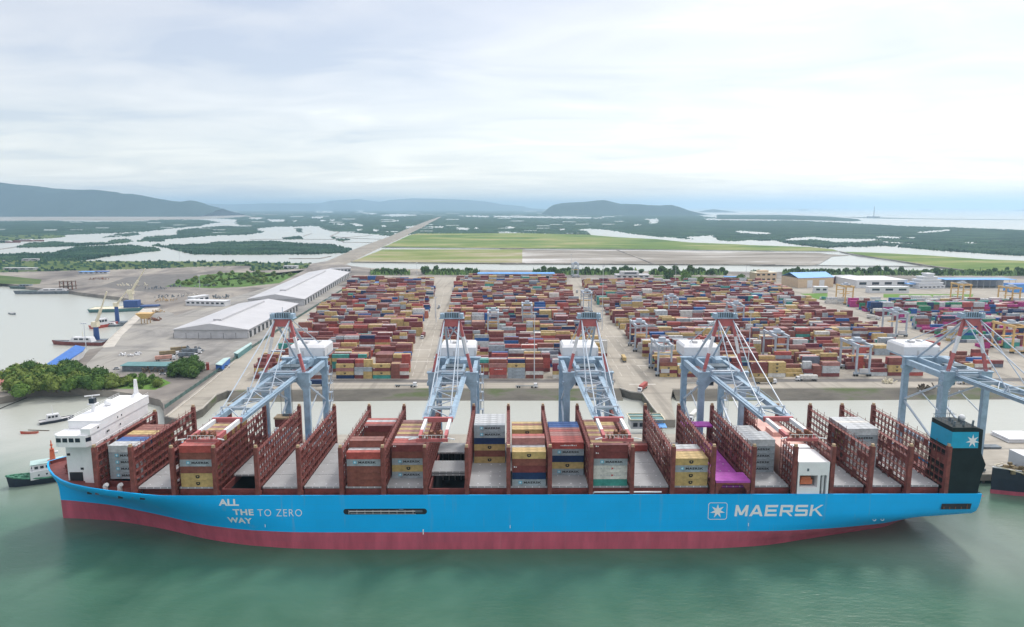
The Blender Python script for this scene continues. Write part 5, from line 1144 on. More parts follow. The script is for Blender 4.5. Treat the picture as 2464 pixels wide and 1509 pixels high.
block('canopy_shed', 'long open truck canopy with bright blue roof', 'canopy', cD(1755, 905), cD(2385, 905), 26, 12, 'roof_blue', 'wall_pale', 0, 'flat', 1, True)
block('blue_hut', 'bright blue hut at the end of the long canopy', 'hut', cD(2355, 945), cD(2700, 945), 18, 11, 'roof_royal', 'roof_blue', 0)
o = block('stepped_building', 'white stepped office tower with ringed floors beside the long blue canopy', 'office', cD(1520, 915), cD(1750, 910), 26, 4.2, 'white_paint', 'white_paint', 6)
for k, (x0, x1, z) in enumerate(((2, 41, 4.7), (6, 38, 9), (11, 34, 13.2), (19, 29, 17.6))): m = MB(); m.box(x0, x1, 3 + k * 1.5, 22 - k, z, z + 2.6); m.box(x0 - 1, x1 + 1, 2 + k * 1.5, 23 - k, z + 2.6, z + 4.2); m.build('storey', M('white_paint'), o)
block('cold_store', 'low white cold store built of joined boxes', 'store', cD(955, 905), cD(1410, 900), 60, 11, 'white_paint', 'white_paint', 4); block('cold_store', 'row of white refrigerated boxes joined under one flat roof', 'store', cD(1070, 950), cD(1430, 950), 10, 8, 'white_paint', 'white_paint', 3)
block('container_office', 'white portable office standing alone before the tan depot', 'cabin', cD(580, 948), cD(700, 950), 10, 8, 'white_paint', 'white_paint', 2)
block('maroon_store', 'dark maroon store with white upper floor behind the depot', 'store', cD(745, 868), cD(960, 860), 16, 11, 'roof_white', 'deck_red', 4); block('low_blue_shed', 'small teal roofed shed before the stepped white tower', 'shed', cD(1420, 908), cD(1580, 908), 14, 6, 'roof_blue', 'wall_pale', 3)
block('blue_lean_to', 'low blue lean-to beside the tan stuccoed building', 'shed', cC(2010, 830), cC(2130, 832), 10, 5, 'roof_blue', 'wall_pale', 2)
block('shipyard_office', 'long white shipyard office with dark windows', 'office', cE(1870, 560), cE(2264, 570), 12, 6, 'white_paint', 'white_paint', 8); block('shipyard_office', 'white shipyard hut with flat roof behind the long office', 'office', cE(1950, 545), cE(2110, 520), 10, 8, 'white_paint', 'white_paint', 3)
block('boathouse', 'small blue roofed boathouse by the grass bank', 'boathouse', cE(790, 246), cE(945, 246), 12, 4, 'roof_blue', 'wall_pale', 3); block('boathouse', 'second small blue roofed boathouse nearer the sand', 'boathouse', cE(955, 244), cE(1080, 242), 12, 4, 'roof_royal', 'wall_pale', 3)
block('marsh_hut', 'low grey hut among the scrub by the far bank', 'hut', cE(30, 205), cE(350, 205), 10, 4, 'wall_pale', 'wall_pale', 4); block('marsh_hut', 'white roofed hut at the foot of the causeway', 'hut', cF(1340, 190), cF(1475, 190), 12, 5, 'roof_white', 'white_paint', 3)
block('farm_hut', 'pale hut on the green island', 'hut', cE(220, 112), cE(380, 110), 10, 4, 'roof_white', 'wall_pale', 2)
# long blue roof on the quay, teal shed, house, fence sheds
def slab_roof(name, label, cat, pts, z, th, roofm, wallm):
    T = [G(p, z) for p in pts]; c0 = sum(T, Vector()) / len(T); o = thing(name, label, cat, (c0.x, c0.y, GZ)); m = MB(); m.prism([(p.x - c0.x, p.y - c0.y) for p in T], z - GZ, z - GZ + th); m.build('roof', M(roofm), o)
    m = MB(); m.prism([((p.x - c0.x) * .93, (p.y - c0.y) * .93) for p in T], 0, z - GZ); m.build('wall', M(wallm), o); return o
slab_roof('quay_shed', 'long royal blue shed roof on the river bank', 'shed', [cE(440, 1175), cE(760, 965), cE(858, 985), cE(838, 1020), cE(700, 1110), cE(585, 1198)], 9.5, .6, 'roof_royal', 'wall_pale')
slab_roof('teal_shed', 'long flat teal roofed shed in front of the parked trailers', 'shed', [cE(1205, 1172), cE(1290, 1132), cE(1830, 1132), cE(1745, 1176)], 8.5, .4, 'roof_teal', 'barge_grey')
o = slab_roof('red_roof_house', 'cream house with red tiled roof among riverside trees', 'house', [cE(-60, 1362), cE(-60, 1308), cE(188, 1318), cE(165, 1358)], 9, .8, 'roof_terracotta', 'cream')
slab_roof('fence_shed', 'aqua roofed shed beside the terminal fence, farther one', 'shed', [cF(840, 1040), cF(1012, 935), cF(1028, 945), cF(880, 1050)], 8.5, .4, 'shed_aqua', 'roof_teal'); slab_roof('fence_shed', 'pale aqua roofed shed with blue wall beside the terminal fence, nearer one', 'shed', [cF(655, 1155), cF(740, 1095), cF(810, 1085), cF(720, 1165)], 8.5, .4, 'shed_aqua', 'roof_royal')
slab_roof('gate_hut', 'little red hut at the end of the fence', 'hut', [cF(562, 1150), cF(562, 1136), cF(594, 1136), cF(594, 1150)], 9, .4, 'deck_red', 'skiff_red')
m = MB(); T = gp([(397, 983), (470, 932), (562, 868), (700, 775), (838, 690)]); fo_ = thing('boundary_fence', 'long dark green fence beside the warehouses', 'fence', (T[0].x, T[0].y, GZ))
def rel(p): return Vector((p.x - T[0].x, p.y - T[0].y, 0))
for i in range(4): m.bar(rel(T[i]) + Vector((0, 0, 1.1)), rel(T[i + 1]) + Vector((0, 0, 1.1)), .12, 2.2)
m.build('fence_panel', M('fence_green'), fo_); m = MB()
for i in range(4):
    n = int((T[i + 1] - T[i]).length / 8)
    for k in range(n): p = rel(T[i].lerp(T[i + 1], k / n)); m.box(p.x - .15, p.x + .15, p.y - .15, p.y + .15, 0, 2.5)
m.build('fence_post', M('fence_green'), fo_)
# kerb wall at the trestle
T = gp([(395, 1003), (470, 945), (558, 872)]); c = MB()
for i in range(2): c.bar(T[i] + Vector((2, 0, .4)), T[i + 1] + Vector((2, 0, .4)), .5, .9)
structure('road_kerb', c.build('road_kerb', M('concrete_pale')))
T = gp([(432, 1009), (486, 985), (520, 952), (548, 941)]); c = MB()
for i in range(3): c.bar(T[i] + Vector((0, .2, .5)), T[i + 1] + Vector((0, .2, .5)), .5, 1.0); c.bar(T[i] + Vector((0, -.1, -2)), T[i + 1] + Vector((0, -.1, -2)), .6, 4.4, 1)
T = gp([(1490, 936), (1518, 945), (1545, 948), (1572, 985), (1592, 1009)])
for i in range(4): c.bar(T[i] + Vector((0, .2, .5)), T[i + 1] + Vector((0, .2, .5)), .5, 1.0); c.bar(T[i] + Vector((0, -.1, -2)), T[i + 1] + Vector((0, -.1, -2)), .6, 4.4, 1)
structure('link_road_parapet', c.build('link_road_parapet', [M('concrete_pale'), M('bank_stone')]))
sheet('lawn', gp(P_(cD, (450, 957), (697, 952), (697, 1015), (600, 1005))), GZ + .09, M('lawn')); sheet('lawn', gp(P_(cD, (1200, 960), (2010, 962), (2000, 985), (1200, 992))), GZ + .09, M('lawn'))
# ================================================================== POLES
def pole(label, base, top_y, Yo=0, arm=1.6, group='tall lighting masts'):
    q = G(base, GZ); tp = OY((base[0], top_y), q.y); h = tp.z - GZ; o = thing('light_mast', label, 'light mast', (q.x, q.y, GZ), 0, group)
    m = MB(); m.tube((0, 0, 0), (0, 0, h), .38, .18, 8); m.build('mast', M('pole_steel'), o); m = MB(); m.box(-arm, arm, -.4, .4, h - .3, h + .35)
    for k in range(4): m.box(-arm + k * arm * .6, -arm + k * arm * .6 + .4, -.9, -.4, h - .2, h + .3)
    m.build('lamp_head', M('pole_steel'), o)
pole('tall pale light mast among front stacks of the second block', (1285, 913), 752); pole('slim light mast in front of the crane over the engine casing', (1798, 907), 752); pole('slim light mast rising from the first yard block', (1448, 690 + 105), 640); pole('light mast in the first block behind beige boxes', (1049, 775), 716)
pole('tall light mast behind the yard in front of the mud field', (1624, 690), 634); pole('tall light mast behind the second workshop', (1374, 660), 612); pole('light mast in front of the green field', (1003, 662), 632); pole('tall thin mast beside the tan stuccoed building', (1793, 690), 640)
pole('riverside light pole beside the royal blue shed', cE(868, 1000), 601.3 + .239 * 742, 0, 2.4); pole('light pole on the dark yard by the far bank', cE(2010, 390), 601.3 + .239 * 265); pole('light pole at the waste ground by the warehouse', cF(500, 395), 601.3 + .2391 * 265)
pole('thin pole on the water margin beyond the grass bank', cE(1812, 128), 601.3 + .239 * 25); pole('light mast beside the crane nearest the pier end', (1047, 765), 698); pole('slim mast on the paved lane left of the first block', cF(1600, 800), 601.3 + .2391 * 650)
# ================================================================== VEHICLES
def truck(kind, label, p, ang, boxc=None, group='lorries in the port'):
    q = G(p, GZ); o = thing('truck', label, 'truck', (q.x, q.y, GZ + .1), ang, group)
    m = MB(); m.box(5.2, 7.4, -1.2, 1.2, .6, 3.0); m.hexa([(7.4, -1.2, .6), (7.9, -1.2, .6), (7.9, 1.2, .6), (7.4, 1.2, .6), (7.4, -1.2, 3.0), (7.6, -1.2, 1.8), (7.6, 1.2, 1.8), (7.4, 1.2, 3.0)]); cb = m.build('cab', M('white_paint'), o)
    m = MB(); m.box(7.3, 7.62, -1.05, 1.05, 1.7, 2.6); m.build('windscreen', M('glass_dark'), cb)
    m = MB(); m.box(-6.8, 5.2, -.5, .5, .95, 1.3); m.box(-6.8, -6.5, -1.2, 1.2, .9, 1.35); m.box(3.8, 4.2, -1.2, 1.2, .9, 1.35); m.build('chassis', M('crane_dark'), o)
    for x in (6.4, 4.0, -4.2, -5.6):
        for y in (-1.1, 1.1): m = MB(); m.tube((x, y - .15, .5), (x, y + .15, .5), .5, k=10); m.build('wheel', M('tyre'), o)
    if boxc: m = MB(); m.box(-6.8, 5.0, -1.22, 1.22, 1.35, 3.95); m.build('cargo_box', M(boxc), o)
    return o
truck('t', 'red lorry with white cab on the link road', (1546, 938), rad(-118), 'paint red'); truck('t', 'white box lorry on the yard road in front of the third block', (1941, 916), rad(180), 'paint white')
truck('t', 'empty flatbed lorry with white cab on the road before the second block', (1265, 933), 0); truck('t', 'empty chassis lorry behind the fourth quay crane', (1665, 926), 0, None); truck('t', 'black and white lorry beside the far bank right of the fourth crane', (1840, 923), 0, 'tarp_tan')
truck('t', 'empty trailer lorry before the first crane pair', (975, 931), 0, None); truck('t', 'lorry with grey box at the corner of the second block', (1440, 912), 0, 'paint pale grey'); truck('t', 'lorry with white box on the pier by the fourth crane', (1668, 1008), rad(-120), 'paint white')
for k, (x, y, c_) in enumerate(((1600, 1008, 'tarp_pink'), (1640, 985, 'tarp_tan'), (1750, 970, 'tarp_tan'))):
    truck('t', ['parked trailer under a pink cover in the warehouse yard', 'parked trailer under a tan cover between two others', 'parked trailer under a tan cover farthest from the teal shed'][k], cE(x + 60, y + 105 - 25 * k), rad(25), c_, 'covered trailers by the teal shed')
for lab, p, an, bx in (('lorry with maroon box on the lane between first and second blocks', (1018, 812), -92, 'paint maroon'), ('empty lorry far up the lane between first and second blocks', (1055, 742), 90, None), ('lorry with beige box at the start of the wide truck lane', (1500, 868), 88, 'paint beige'), ('lorry with blue box halfway up the wide truck lane', (1440, 772), -85, 'paint blue'),
  ('empty lorry at the far end of the wide truck lane', (1388, 704), 85, None), ('lorry with grey box on the lane between third and fourth blocks', (2005, 868), 100, 'paint grey'), ('lorry with red box low on the slanting road', (2240, 832), 120, 'paint red'), ('lorry with white box in the middle of the slanting road', (2100, 768), -60, 'paint white'), ('lorry with teal box high on the slanting road', (1985, 722), 120, 'paint teal'),
  ('lorry with brown box on the paved lane left of the first block', (655, 868), 60, 'paint brown'), ('empty lorry on the pier between first and second cranes', (905, 1050), 0, None), ('lorry with navy box on the yard road before the first block', (760, 928), 0, 'paint navy'), ('lorry with beige box on the yard road by the last crane', (2330, 924), 180, 'paint beige')):
    truck('t', lab, p, rad(an), bx)
truck('t', 'dark parked trailer behind the tan covered trailers', cE(1930, 1045), rad(5), 'barge_grey'); truck('t', 'black trailer parked nearest the shrub clump', cE(1890, 1085), rad(5), 'barge_grey')
def car(label, p, ang, m_):
    q = G(p, GZ); o = thing('parked_car', label, 'car', (q.x, q.y, GZ + .1), ang, 'cars beside the fence'); m = MB(); m.box(-2.3, 2.3, -.9, .9, .35, 1.0); m.hexa([(-1.8, -.85, 1.0), (1.2, -.85, 1.0), (1.2, .85, 1.0), (-1.8, .85, 1.0), (-1.3, -.7, 1.6), (.6, -.7, 1.6), (.6, .7, 1.6), (-1.3, .7, 1.6)], 1); m.build('body', [M(m_), M('glass_dark')], o)
    for x in (-1.5, 1.5):
        for y in (-.85, .85): m = MB(); m.tube((x, y - .1, .35), (x, y + .1, .35), .35, k=8); m.build('wheel', M('tyre'), o)
car('dark car parked by the terminal fence, nearer the sea', cF(715, 1222), rad(40), 'crane_dark'); car('dark car with white roof parked by the fence sheds', cF(770, 1185), rad(40), 'white_paint'); car('white van parked beside the teal shed', cE(1175, 1205), rad(10), 'white_paint'); car('white car under the shrubs by the fence', cE(1640, 1258), rad(5), 'white_paint'); car('white pickup standing in the open yard', cE(1385, 1050), rad(15), 'white_paint')
def scrap(name, label, cat, p, sx, sy, sz, m1, seed, z=GZ):
    q = G(p, z); r = random.Random(seed); m = MB()
    for k in range(26):
        x, y, h = r.uniform(-sx, sx), r.uniform(-sy, sy), r.uniform(.3, 1) * sz * (1 - .5 * r.random()); m.bar((x, y, h * .3), (x + r.uniform(-2, 2), y + r.uniform(-1.5, 1.5), h), r.uniform(.3, 1.3), r.uniform(.3, 1.0))
    o = m.build(name, M(m1), None, (q.x, q.y, z)); return tag(o, label, cat)
scrap('scrap_heap', 'heap of dark scrap by the grassy mound', 'scrap heap', cF(270, 375), 9, 5, 5, 'barge_grey', 1); scrap('scrap_heap', 'heap of black scrap in front of the mound', 'scrap heap', cF(560, 368), 16, 5, 5, 'barge_grey', 2); scrap('scrap_heap', 'heap of brown timber under the teal shed', 'timber heap', cE(1530, 1235), 9, 4, 5, 'bark', 3); scrap('scrap_heap', 'tangled dark machinery beside the long white office', 'machinery', cF(715, 490), 9, 5, 7, 'barge_grey', 4); scrap('scrap_heap', 'pale driftwood pile by the river trees', 'timber heap', cE(260, 1200), 10, 4, 6, 'cream', 5); scrap('scrap_heap', 'brown rubble pile on the channel bank by the last crane', 'rubble pile', (2230, 938), 5, 2, 5, 'bark', 6); scrap('mixer_truck', 'tan loader parked on the yard road by the fourth block', 'loader', (2138, 922), 4, 1.6, 4, 'cream', 7); scrap('scrap_heap', 'grey pipes heaped at the corner before the tan building', 'pipe heap', cD(170, 890), 14, 6, 8, 'wall_pale', 8)
q = G(cE(1470, 742), GZ); o = thing('orange_hopper', 'orange hopper on a tan stand by the quay strip', 'hopper', (q.x, q.y, GZ)); m = MB(); m.hexa([(-3, -3, 5.5), (3, -3, 5.5), (3, 3, 5.5), (-3, 3, 5.5), (-8, -5, 11), (8, -5, 11), (8, 5, 11), (-8, 5, 11)]); m.build('bin', M('rtg_yellow'), o); m = MB()
for x in (-3, 3):
    for y in (-3, 3): m.box(x - .4, x + .4, y - .4, y + .4, 0, 6)
m.build('stand', M('cap_tan'), o)
scrap('excavator', 'small orange excavator beside the hopper', 'excavator', cE(1578, 715), 3, 2, 4, 'rust', 12); scrap('excavator', 'orange and blue machine by the barge ramp', 'machine', cE(1600, 630), 6, 3, 4, 'cap_tan', 13)
# ================================================================== BOATS
def hull_pts(L_, B_, n=9, full=.5):
    P = []
    for k in range(n + 1): t = k / n; P.append((L_ * (t - .5), B_ / 2 * min(1, (1 - t) ** full * 1.25 if t > .45 else .92 + .08 * t / .45)))
    return P
def boat_hull(m, L_, B_, z0, z1, mi=0, md=1, sheer=.6, flare=.8):
    P = hull_pts(L_, B_); n = len(P); zt = lambda x: z1 + sheer * max(0, (x / L_ + .1)) ** 2 * 4
    for s in (-1, 1):
        for k in range(n - 1):
            (x0, h0), (x1, h1) = P[k], P[k + 1]; q = [(x0 * .97, s * h0 * flare, z0), (x1 * .94 if k == n - 2 else x1 * .97, s * h1 * flare, z0), (x1, s * h1, zt(x1)), (x0, s * h0, zt(x0))]; m.face(q if s < 0 else q[::-1], mi)
    for k in range(n - 1): (x0, h0), (x1, h1) = P[k], P[k + 1]; m.face([(x0, -h0 * .97, zt(x0) - .3), (x1, -h1 * .97, zt(x1) - .3), (x1, h1 * .97, zt(x1) - .3), (x0, h0 * .97, zt(x0) - .3)], md)
    x0, h0 = P[0]; m.face([(x0 * .97, h0 * flare, z0), (x0 * .97, -h0 * flare, z0), (x0, -h0, zt(x0)), (x0, h0, zt(x0))], mi)
A = G((17, 1173), 0); B = A + Vector((.84, .54, 0)) * 27; ang = math.atan2(A.y - B.y, A.x - B.x); L_ = 27
o = thing('tugboat', 'white and green tugboat with tall orange mast at the bow of the container ship', 'tugboat', tuple(A.lerp(B, .5))[:2] + (0,), ang)
m = MB(); boat_hull(m, L_, 10.4, -.8, 3.0, 0, 1, 1.6); m.build('hull', [M('navy_hull'), M('tug_green')], o)
m = MB(); P = hull_pts(L_, 10.4)
for s in (-1, 1):
    for k in range(len(P) - 1): zt = lambda x: 3.0 + 1.6 * max(0, (x / L_ + .1)) ** 2 * 4; m.tube((P[k][0], s * P[k][1], zt(P[k][0])), (P[k + 1][0], s * P[k + 1][1], zt(P[k + 1][0])), .42, k=6)
m.build('fender', M('tug_green'), o)
m = MB(); m.box(-10, 4.5, -4.3, 4.3, 2.6, 6.4); m.hexa([(-9, -3.6, 6.4), (3.2, -3.6, 6.4), (3.2, 3.6, 6.4), (-9, 3.6, 6.4), (-8, -3.2, 9), (3.9, -3.2, 9), (3.9, 3.2, 9), (-8, 3.2, 9)]); h_ = m.build('deckhouse', M('white_paint'), o)
m = MB(); m.box(-8.2, 4.3, -3.4, 3.4, 9, 9.3); m.build('roof', M('shed_aqua'), h_)
for k in range(4): m = MB(); m.box(3.1 + .0, 3.98, -2.9 + k * 1.5, -1.8 + k * 1.5, 7.4, 8.5); m.build('window', M('glass_dark'), h_)
for s in (-1, 1):
    for k in range(5): m = MB(); m.box(-7 + k * 2.1, -5.7 + k * 2.1, s * 3.52 - .1, s * 3.52 + .1, 7.2, 8.3); m.build('window', M('glass_dark'), h_)
    for k in range(4): m = MB(); m.box(-8 + k * 3, -7.3 + k * 3, s * 4.32 - .05, s * 4.32 + .05, 4.2, 4.9); m.build('window', M('glass_dark'), h_)
m = MB(); m.tube((-2.2, 0, 9.3), (-4.2, 0, 9.35), .3, .3, 6); m.tube((-4.2, 0, 9.3), (-4.2, 0, 14.0), 1.15, .85, 8); m.box(-5, -3.4, -1, 1, 14.0, 14.4); m.tube((-4.2, 0, 14.4), (-4.2, 0, 18.4), .35, .2, 6); m.bar((-4.2, -1.6, 15.8), (-4.2, 1.6, 15.8), .25); m.bar((-4.2, -1.1, 17), (-4.2, 1.1, 17), .2); m.ball((-4.2, 0, 16.2), .6, .6, .6, 8, 5); m.box(-6.5, -5.3, -.8, .8, 12.2, 13, 1); m.build('funnel_mast', [M('mast_orange'), M('white_paint')], o)
m = MB(); m.box(6.0, 7.8, -1.4, 1.4, 3, 4.4); m.tube((8.6, -1, 3.2), (8.6, 1, 3.2), .7, k=8); m.bar((5, 0, 3), (8.0, .6, 5.6), .3); m.box(9.2, 10.4, -.5, .5, 3.4, 4.8); m.build('towing_winch', M('tug_green'), o)
def launch(label, p, L_, B_, ang, hullm, deckm, housem, hh=2.2, group=None, mastm=None, z1=1.6):
    q = G(p, 0); o = thing('boat', label, 'boat', (q.x, q.y, 0), ang, group); m = MB(); boat_hull(m, L_, B_, -.4, z1, 0, 1, .5); m.build('hull', [M(hullm), M(deckm)], o)
    if housem:
        m = MB(); m.hexa([(-L_ * .3, -B_ * .33, z1 - .2), (L_ * .14, -B_ * .33, z1 - .2), (L_ * .14, B_ * .33, z1 - .2), (-L_ * .3, B_ * .33, z1 - .2), (-L_ * .27, -B_ * .28, z1 + hh), (L_ * .07, -B_ * .28, z1 + hh), (L_ * .07, B_ * .28, z1 + hh), (-L_ * .27, B_ * .28, z1 + hh)]); c_ = m.build('cabin', M(housem), o)
        for s in (-1, 1):
            for k in range(3): m = MB(); x = -L_ * .24 + k * L_ * .1; m.box(x, x + L_ * .07, s * B_ * .31 - .12, s * B_ * .31 + .12, z1 + hh * .45, z1 + hh * .8); m.build('window', M('glass_dark'), c_)
    if mastm: m = MB(); m.tube((-L_ * .1, 0, z1 + hh), (-L_ * .1, 0, z1 + hh + 5), .25, .12, 6); m.bar((-L_ * .1, -1, z1 + hh + 3.6), (-L_ * .1, 1, z1 + hh + 3.6), .14); m.build('mast', M(mastm), o)
    return o
launch('black and white pilot launch in the grey water behind the tug', (137, 1014), 17, 6.2, rad(38), 'navy_hull', 'wall_pale', 'white_paint', 3.2, None, 'white_paint')
launch('little red skiff floating in front of the pilot launch', (70, 1043), 9, 2.2, rad(188), 'skiff_red', 'rust', None, 0, None, None, .8)
q = G((93, 1036), 0); m = MB(); m.tube((-6.2, .6, .1), (6.2, -.6, .1), .3, k=6); tag(m.build('floating_log', M('bark'), None, (q.x, q.y, 0)), 'dark straight log floating beside the red skiff', 'log')
launch('small dark open boat alone on the wide river', cE(130, 648), 15, 5, rad(-35), 'barge_grey', 'wall_pale', None, 0, None, None, 1.4)
launch('dark green barge moored by the far muddy bank', cE(235, 390), 46, 12, rad(175), 'barge_green', 'barge_green', 'barge_grey', 3.5, 'barges by the far bank', None, 3); launch('long grey barge with blue bow moored below the mud bank', cE(480, 440), 92, 15, rad(186), 'barge_grey', 'barge_green', 'wall_pale', 3, 'barges by the far bank', None, 4)
launch('red hulled workboat with white house at the quay', cE(1055, 775), 28, 10, rad(60), 'skiff_red', 'wall_pale', 'white_paint', 6, None, 'white_paint', 3.2); launch('dark maroon cargo barge moored beside the lamp pole', cE(790, 955), 50, 10, rad(176), 'deck_red', 'barge_grey', 'white_paint', 4, None, 'cream', 3.2); launch('small grey workboat beside the red workboat', cE(1135, 770), 22, 7, rad(10), 'barge_grey', 'wall_pale', 'wall_pale', 2, None, None, 2)
launch('long dark red barge on the far creek', cA(80, 668), 90, 18, rad(0), 'deck_red', 'deck_red', 'wall_pale', 3, 'barges on the far creek', None, 4); launch('shorter dark red barge on the far creek by the wood', cA(290, 655), 110, 18, rad(0), 'deck_red', 'tarp_tan', 'wall_pale', 4, 'barges on the far creek', None, 4)
q = G(cE(1280, 600), 0); o = launch('teal crane barge with blue house and cream decks at the ramp', cE(1280, 610), 78, 26, rad(10), 'roof_teal', 'cream', None, 0, None, None, 4)
m = MB(); m.box(-2, 14, -5, 6, 4, 12); m.build('deckhouse', M('royal'), o); m = MB(); m.box(16, 36, -6, 4, 4, 6); m.build('deck_cargo', M('royal'), o)
def boomcrane(label, base, top_, hgt_col, colw, bm, colm, z=0, foot=True):
    b0 = G(base, z); t0 = OY(top_, b0.y); o = thing('boom_crane', label, 'crane', (b0.x, b0.y, z)); m = MB(); m.tube((0, 0, 0), (0, 0, hgt_col), colw, colw * .8, 10); m.build('column', M(colm), o)
    d_ = Vector((t0.x - b0.x, 0, t0.z - z)); s = Vector((0, 0, hgt_col)); m = MB(); m.bar(s, s.lerp(d_, .5), colw * .75, colw * .75); m.bar(s.lerp(d_, .5), d_, colw * .4, colw * .36); m.build('jib', M(bm), o)
    m = MB(); m.box(-colw * 1.0, colw * 1.0, -colw * 1.0, colw * 1.0, hgt_col - colw * .6, hgt_col + colw * 1.2); m.build('slew_house', M(bm), o)
    if foot: m = MB(); m.box(-9, 9, -5, 5, -.5, 2.4); m.build('pontoon', M('barge_grey'), o)
boomcrane('cream shipyard crane with tall slender jib on the teal barge', cE(1325, 545), cE(1462, 186), 14, 3.0, 'cream', 'cream', 3.6, False); boomcrane('cream pedestal crane with crooked jib and blue foot', cE(1185, 745), cE(1285, 402), 20, 2.2, 'cream', 'royal'); boomcrane('blue footed floating crane with long thin cream jib', cE(978, 930), cE(1075, 420), 16, 2.6, 'cream', 'royal')
m = MB(); q = G(cE(690, 430), 0); o = thing('jetty_frame', 'rusty timber jetty frame standing off the mud bank', 'jetty', (q.x, q.y, 0))
for x in (-9, -3, 3, 9):
    for y in (-4, 4): m.box(x - .4, x + .4, y - .4, y + .4, -1, 17)
m.build('pile', M('rust'), o); m = MB(); m.box(-10, 10, -5, 5, 9, 9.8); m.box(-10, 10, -5, 5, 16, 16.5); m.bar((-9, -4, 1), (9, -4, 16), .4); m.bar((9, -4, 1), (-9, -4, 16), .4); m.build('deck', M('bark'), o)
m = MB(); T = [G(p, .15) for p in ((-40, 1000), (20, 975), (70, 955), (103, 938))]
for i in range(3): m.bar(T[i] - T[0], T[i + 1] - T[0], .5, .4)
tag(m.build('floating_boom', M('tyre'), None, tuple(T[0])), 'thin dark floating boom running from the bank across the river', 'floating boom')
# the vessel berthed astern
def vessel():
    bow = G((2366, 1178), 0); L_ = 150; cx = bow.x + L_ / 2; cyv = 280; o = thing('moored_vessel', 'black hulled cargo vessel with white bulwark berthed behind the stern', 'ship', (cx, cyv, 0), math.pi)
    m = MB(); n = 16; P = [(L_ * (k / n - .5), 9.2 * min(1, ((1 - k / n) * 2.6) ** .55) + .1) for k in range(n + 1)]; zt = lambda x: 10.0 + 2.0 * max(0, (x / L_ - .2)) * 3
    for s in (-1, 1):
        for k in range(n):
            (x0, h0), (x1, h1) = P[k], P[k + 1]
            for (za, zb, mi, fa, fb) in ((-1, 1.8, 1, .8, .86), (1.8, 7, 0, .86, .97), (7, None, 0, .97, 1)):
                z0b = zt(x0) if zb is None else zb; z1b = zt(x1) if zb is None else zb
                q = [(x0 - .0, s * h0 * fa, za), (x1 - (2.5 - 2.5 * fa) * (k == n - 1), s * h1 * fa, za), (x1, s * h1 * fb, z1b), (x0, s * h0 * fb, z0b)]; m.face(q if s > 0 else q, mi)
    m.build('hull', [M('navy_hull'), M('hull_red')], o); m = MB()
    for k in range(n): (x0, h0), (x1, h1) = P[k], P[k + 1]; m.face([(x0, -h0 * .96, zt(x0) - 1.2), (x1, -h1 * .96, zt(x1) - 1.2), (x1, h1 * .96, zt(x1) - 1.2), (x0, h0 * .96, zt(x0) - 1.2)])
    m.build('deck', M('tarp_tan'), o); m = MB()
    for s in (-1, 1):
        for k in range(6, n): (x0, h0), (x1, h1) = P[k], P[k + 1]; m.bar((x0, s * h0, zt(x0) + .1), (x1, s * h1, zt(x1) + .1), .35, .35)
    m.build('bulwark_rail', M('white_paint'), o); m = MB(); m.hexa([(-70, -8.6, 9), (62, -8.6, 9), (62, 8.6, 9), (-70, 8.6, 9), (-70, -8.6, 13.2), (62, -8.6, 16.8), (62, 8.6, 16.8), (-70, 8.6, 13.2)]); m.build('bulwark', M('white_paint'), o)
    for (x, w_, hh) in ((50, 4.5, 20), (39, 4.5, 20.5), (24, 9, 19)): m = MB(); m.box(x - w_, x + w_, -7, 7.2, 14, hh); m.build('hatch_house', M('deck_red'), o)
    m = MB(); m.box(42.5, 45.5, -7.3, 7.3, 14, 21); m.box(30, 34, -7.3, 7.3, 14, 20.6); m.build('mast_house', M('white_paint'), o); r = random.Random(3); m = MB()
    for k in range(16): x, y = r.uniform(62, 71), r.uniform(-4, 4); m.box(x - .8, x + .8, y - .5, y + .5, 10, 11.2 + r.random() * 1.6)
    m.build('anchor_windlass', M('tarp_tan'), o); m = MB()
    for s in (-1, 1): m.bar((66, s * 6, 11.4), (74, s * .6, 12.6), .3)
    m.build('mooring_rope', M('cream'), o)
vessel()
# ================================================================== TREES
def crown(R_, H_, n, seed, leaf):
    r = random.Random(seed); m = MB(); lobes = [(Vector((r.uniform(-.45, .45) * R_, r.uniform(-.45, .45) * R_, H_ * r.uniform(.3, .72))), R_ * r.uniform(.38, .62)) for _ in range(9)]
    for _ in range(n):
        c_, q = r.choice(lobes); d_ = Vector((r.gauss(0, 1), r.gauss(0, 1), r.gauss(.2, .9))).normalized(); p = c_ + d_ * q * r.uniform(.72, 1.08); p.z = max(p.z, .4)
        nn = (d_ + Vector((r.gauss(0, .5), r.gauss(0, .5), r.gauss(0, .5)))).normalized(); a = nn.orthogonal().normalized(); a.rotate(Matrix.Rotation(r.uniform(0, 6.28), 3, nn)); b = nn.cross(a); s = leaf * r.uniform(.6, 1.4)
        m.face([p - a * s, p - b * s * .6, p + a * s, p + b * s * .6])
    for c_, q in lobes: m.ball(c_, q * .74, q * .74, q * .70, 7, 5)
    return m
def trunk_mb(H_, R_, seed):
    r = random.Random(seed); m = MB(); m.tube((0, 0, -.3), (0, 0, H_ * .45), R_ * .09, R_ * .055, 6)
    for k in range(4): t = k * 1.6 + r.random(); m.tube((0, 0, H_ * .28), (math.cos(t) * R_ * .55, math.sin(t) * R_ * .55, H_ * .6), R_ * .05, R_ * .02, 5)
    return m
TK = [(5.2, 8.5, 520, 'leaf_dark'), (4.6, 7.4, 460, 'leaf_mid'), (5.6, 7.0, 520, 'leaf_olive'), (3.0, 4.2, 260, 'leaf_mid'), (6.0, 11, 420, 'leaf_dark')]
TM = [(crown(a, b, n, 40 + i, .62 if i < 4 else 1.0).mesh('crown', M(l)), trunk_mb(b, a, i).mesh('trunk', M('bark'))) for i, (a, b, n, l) in enumerate(TK)]
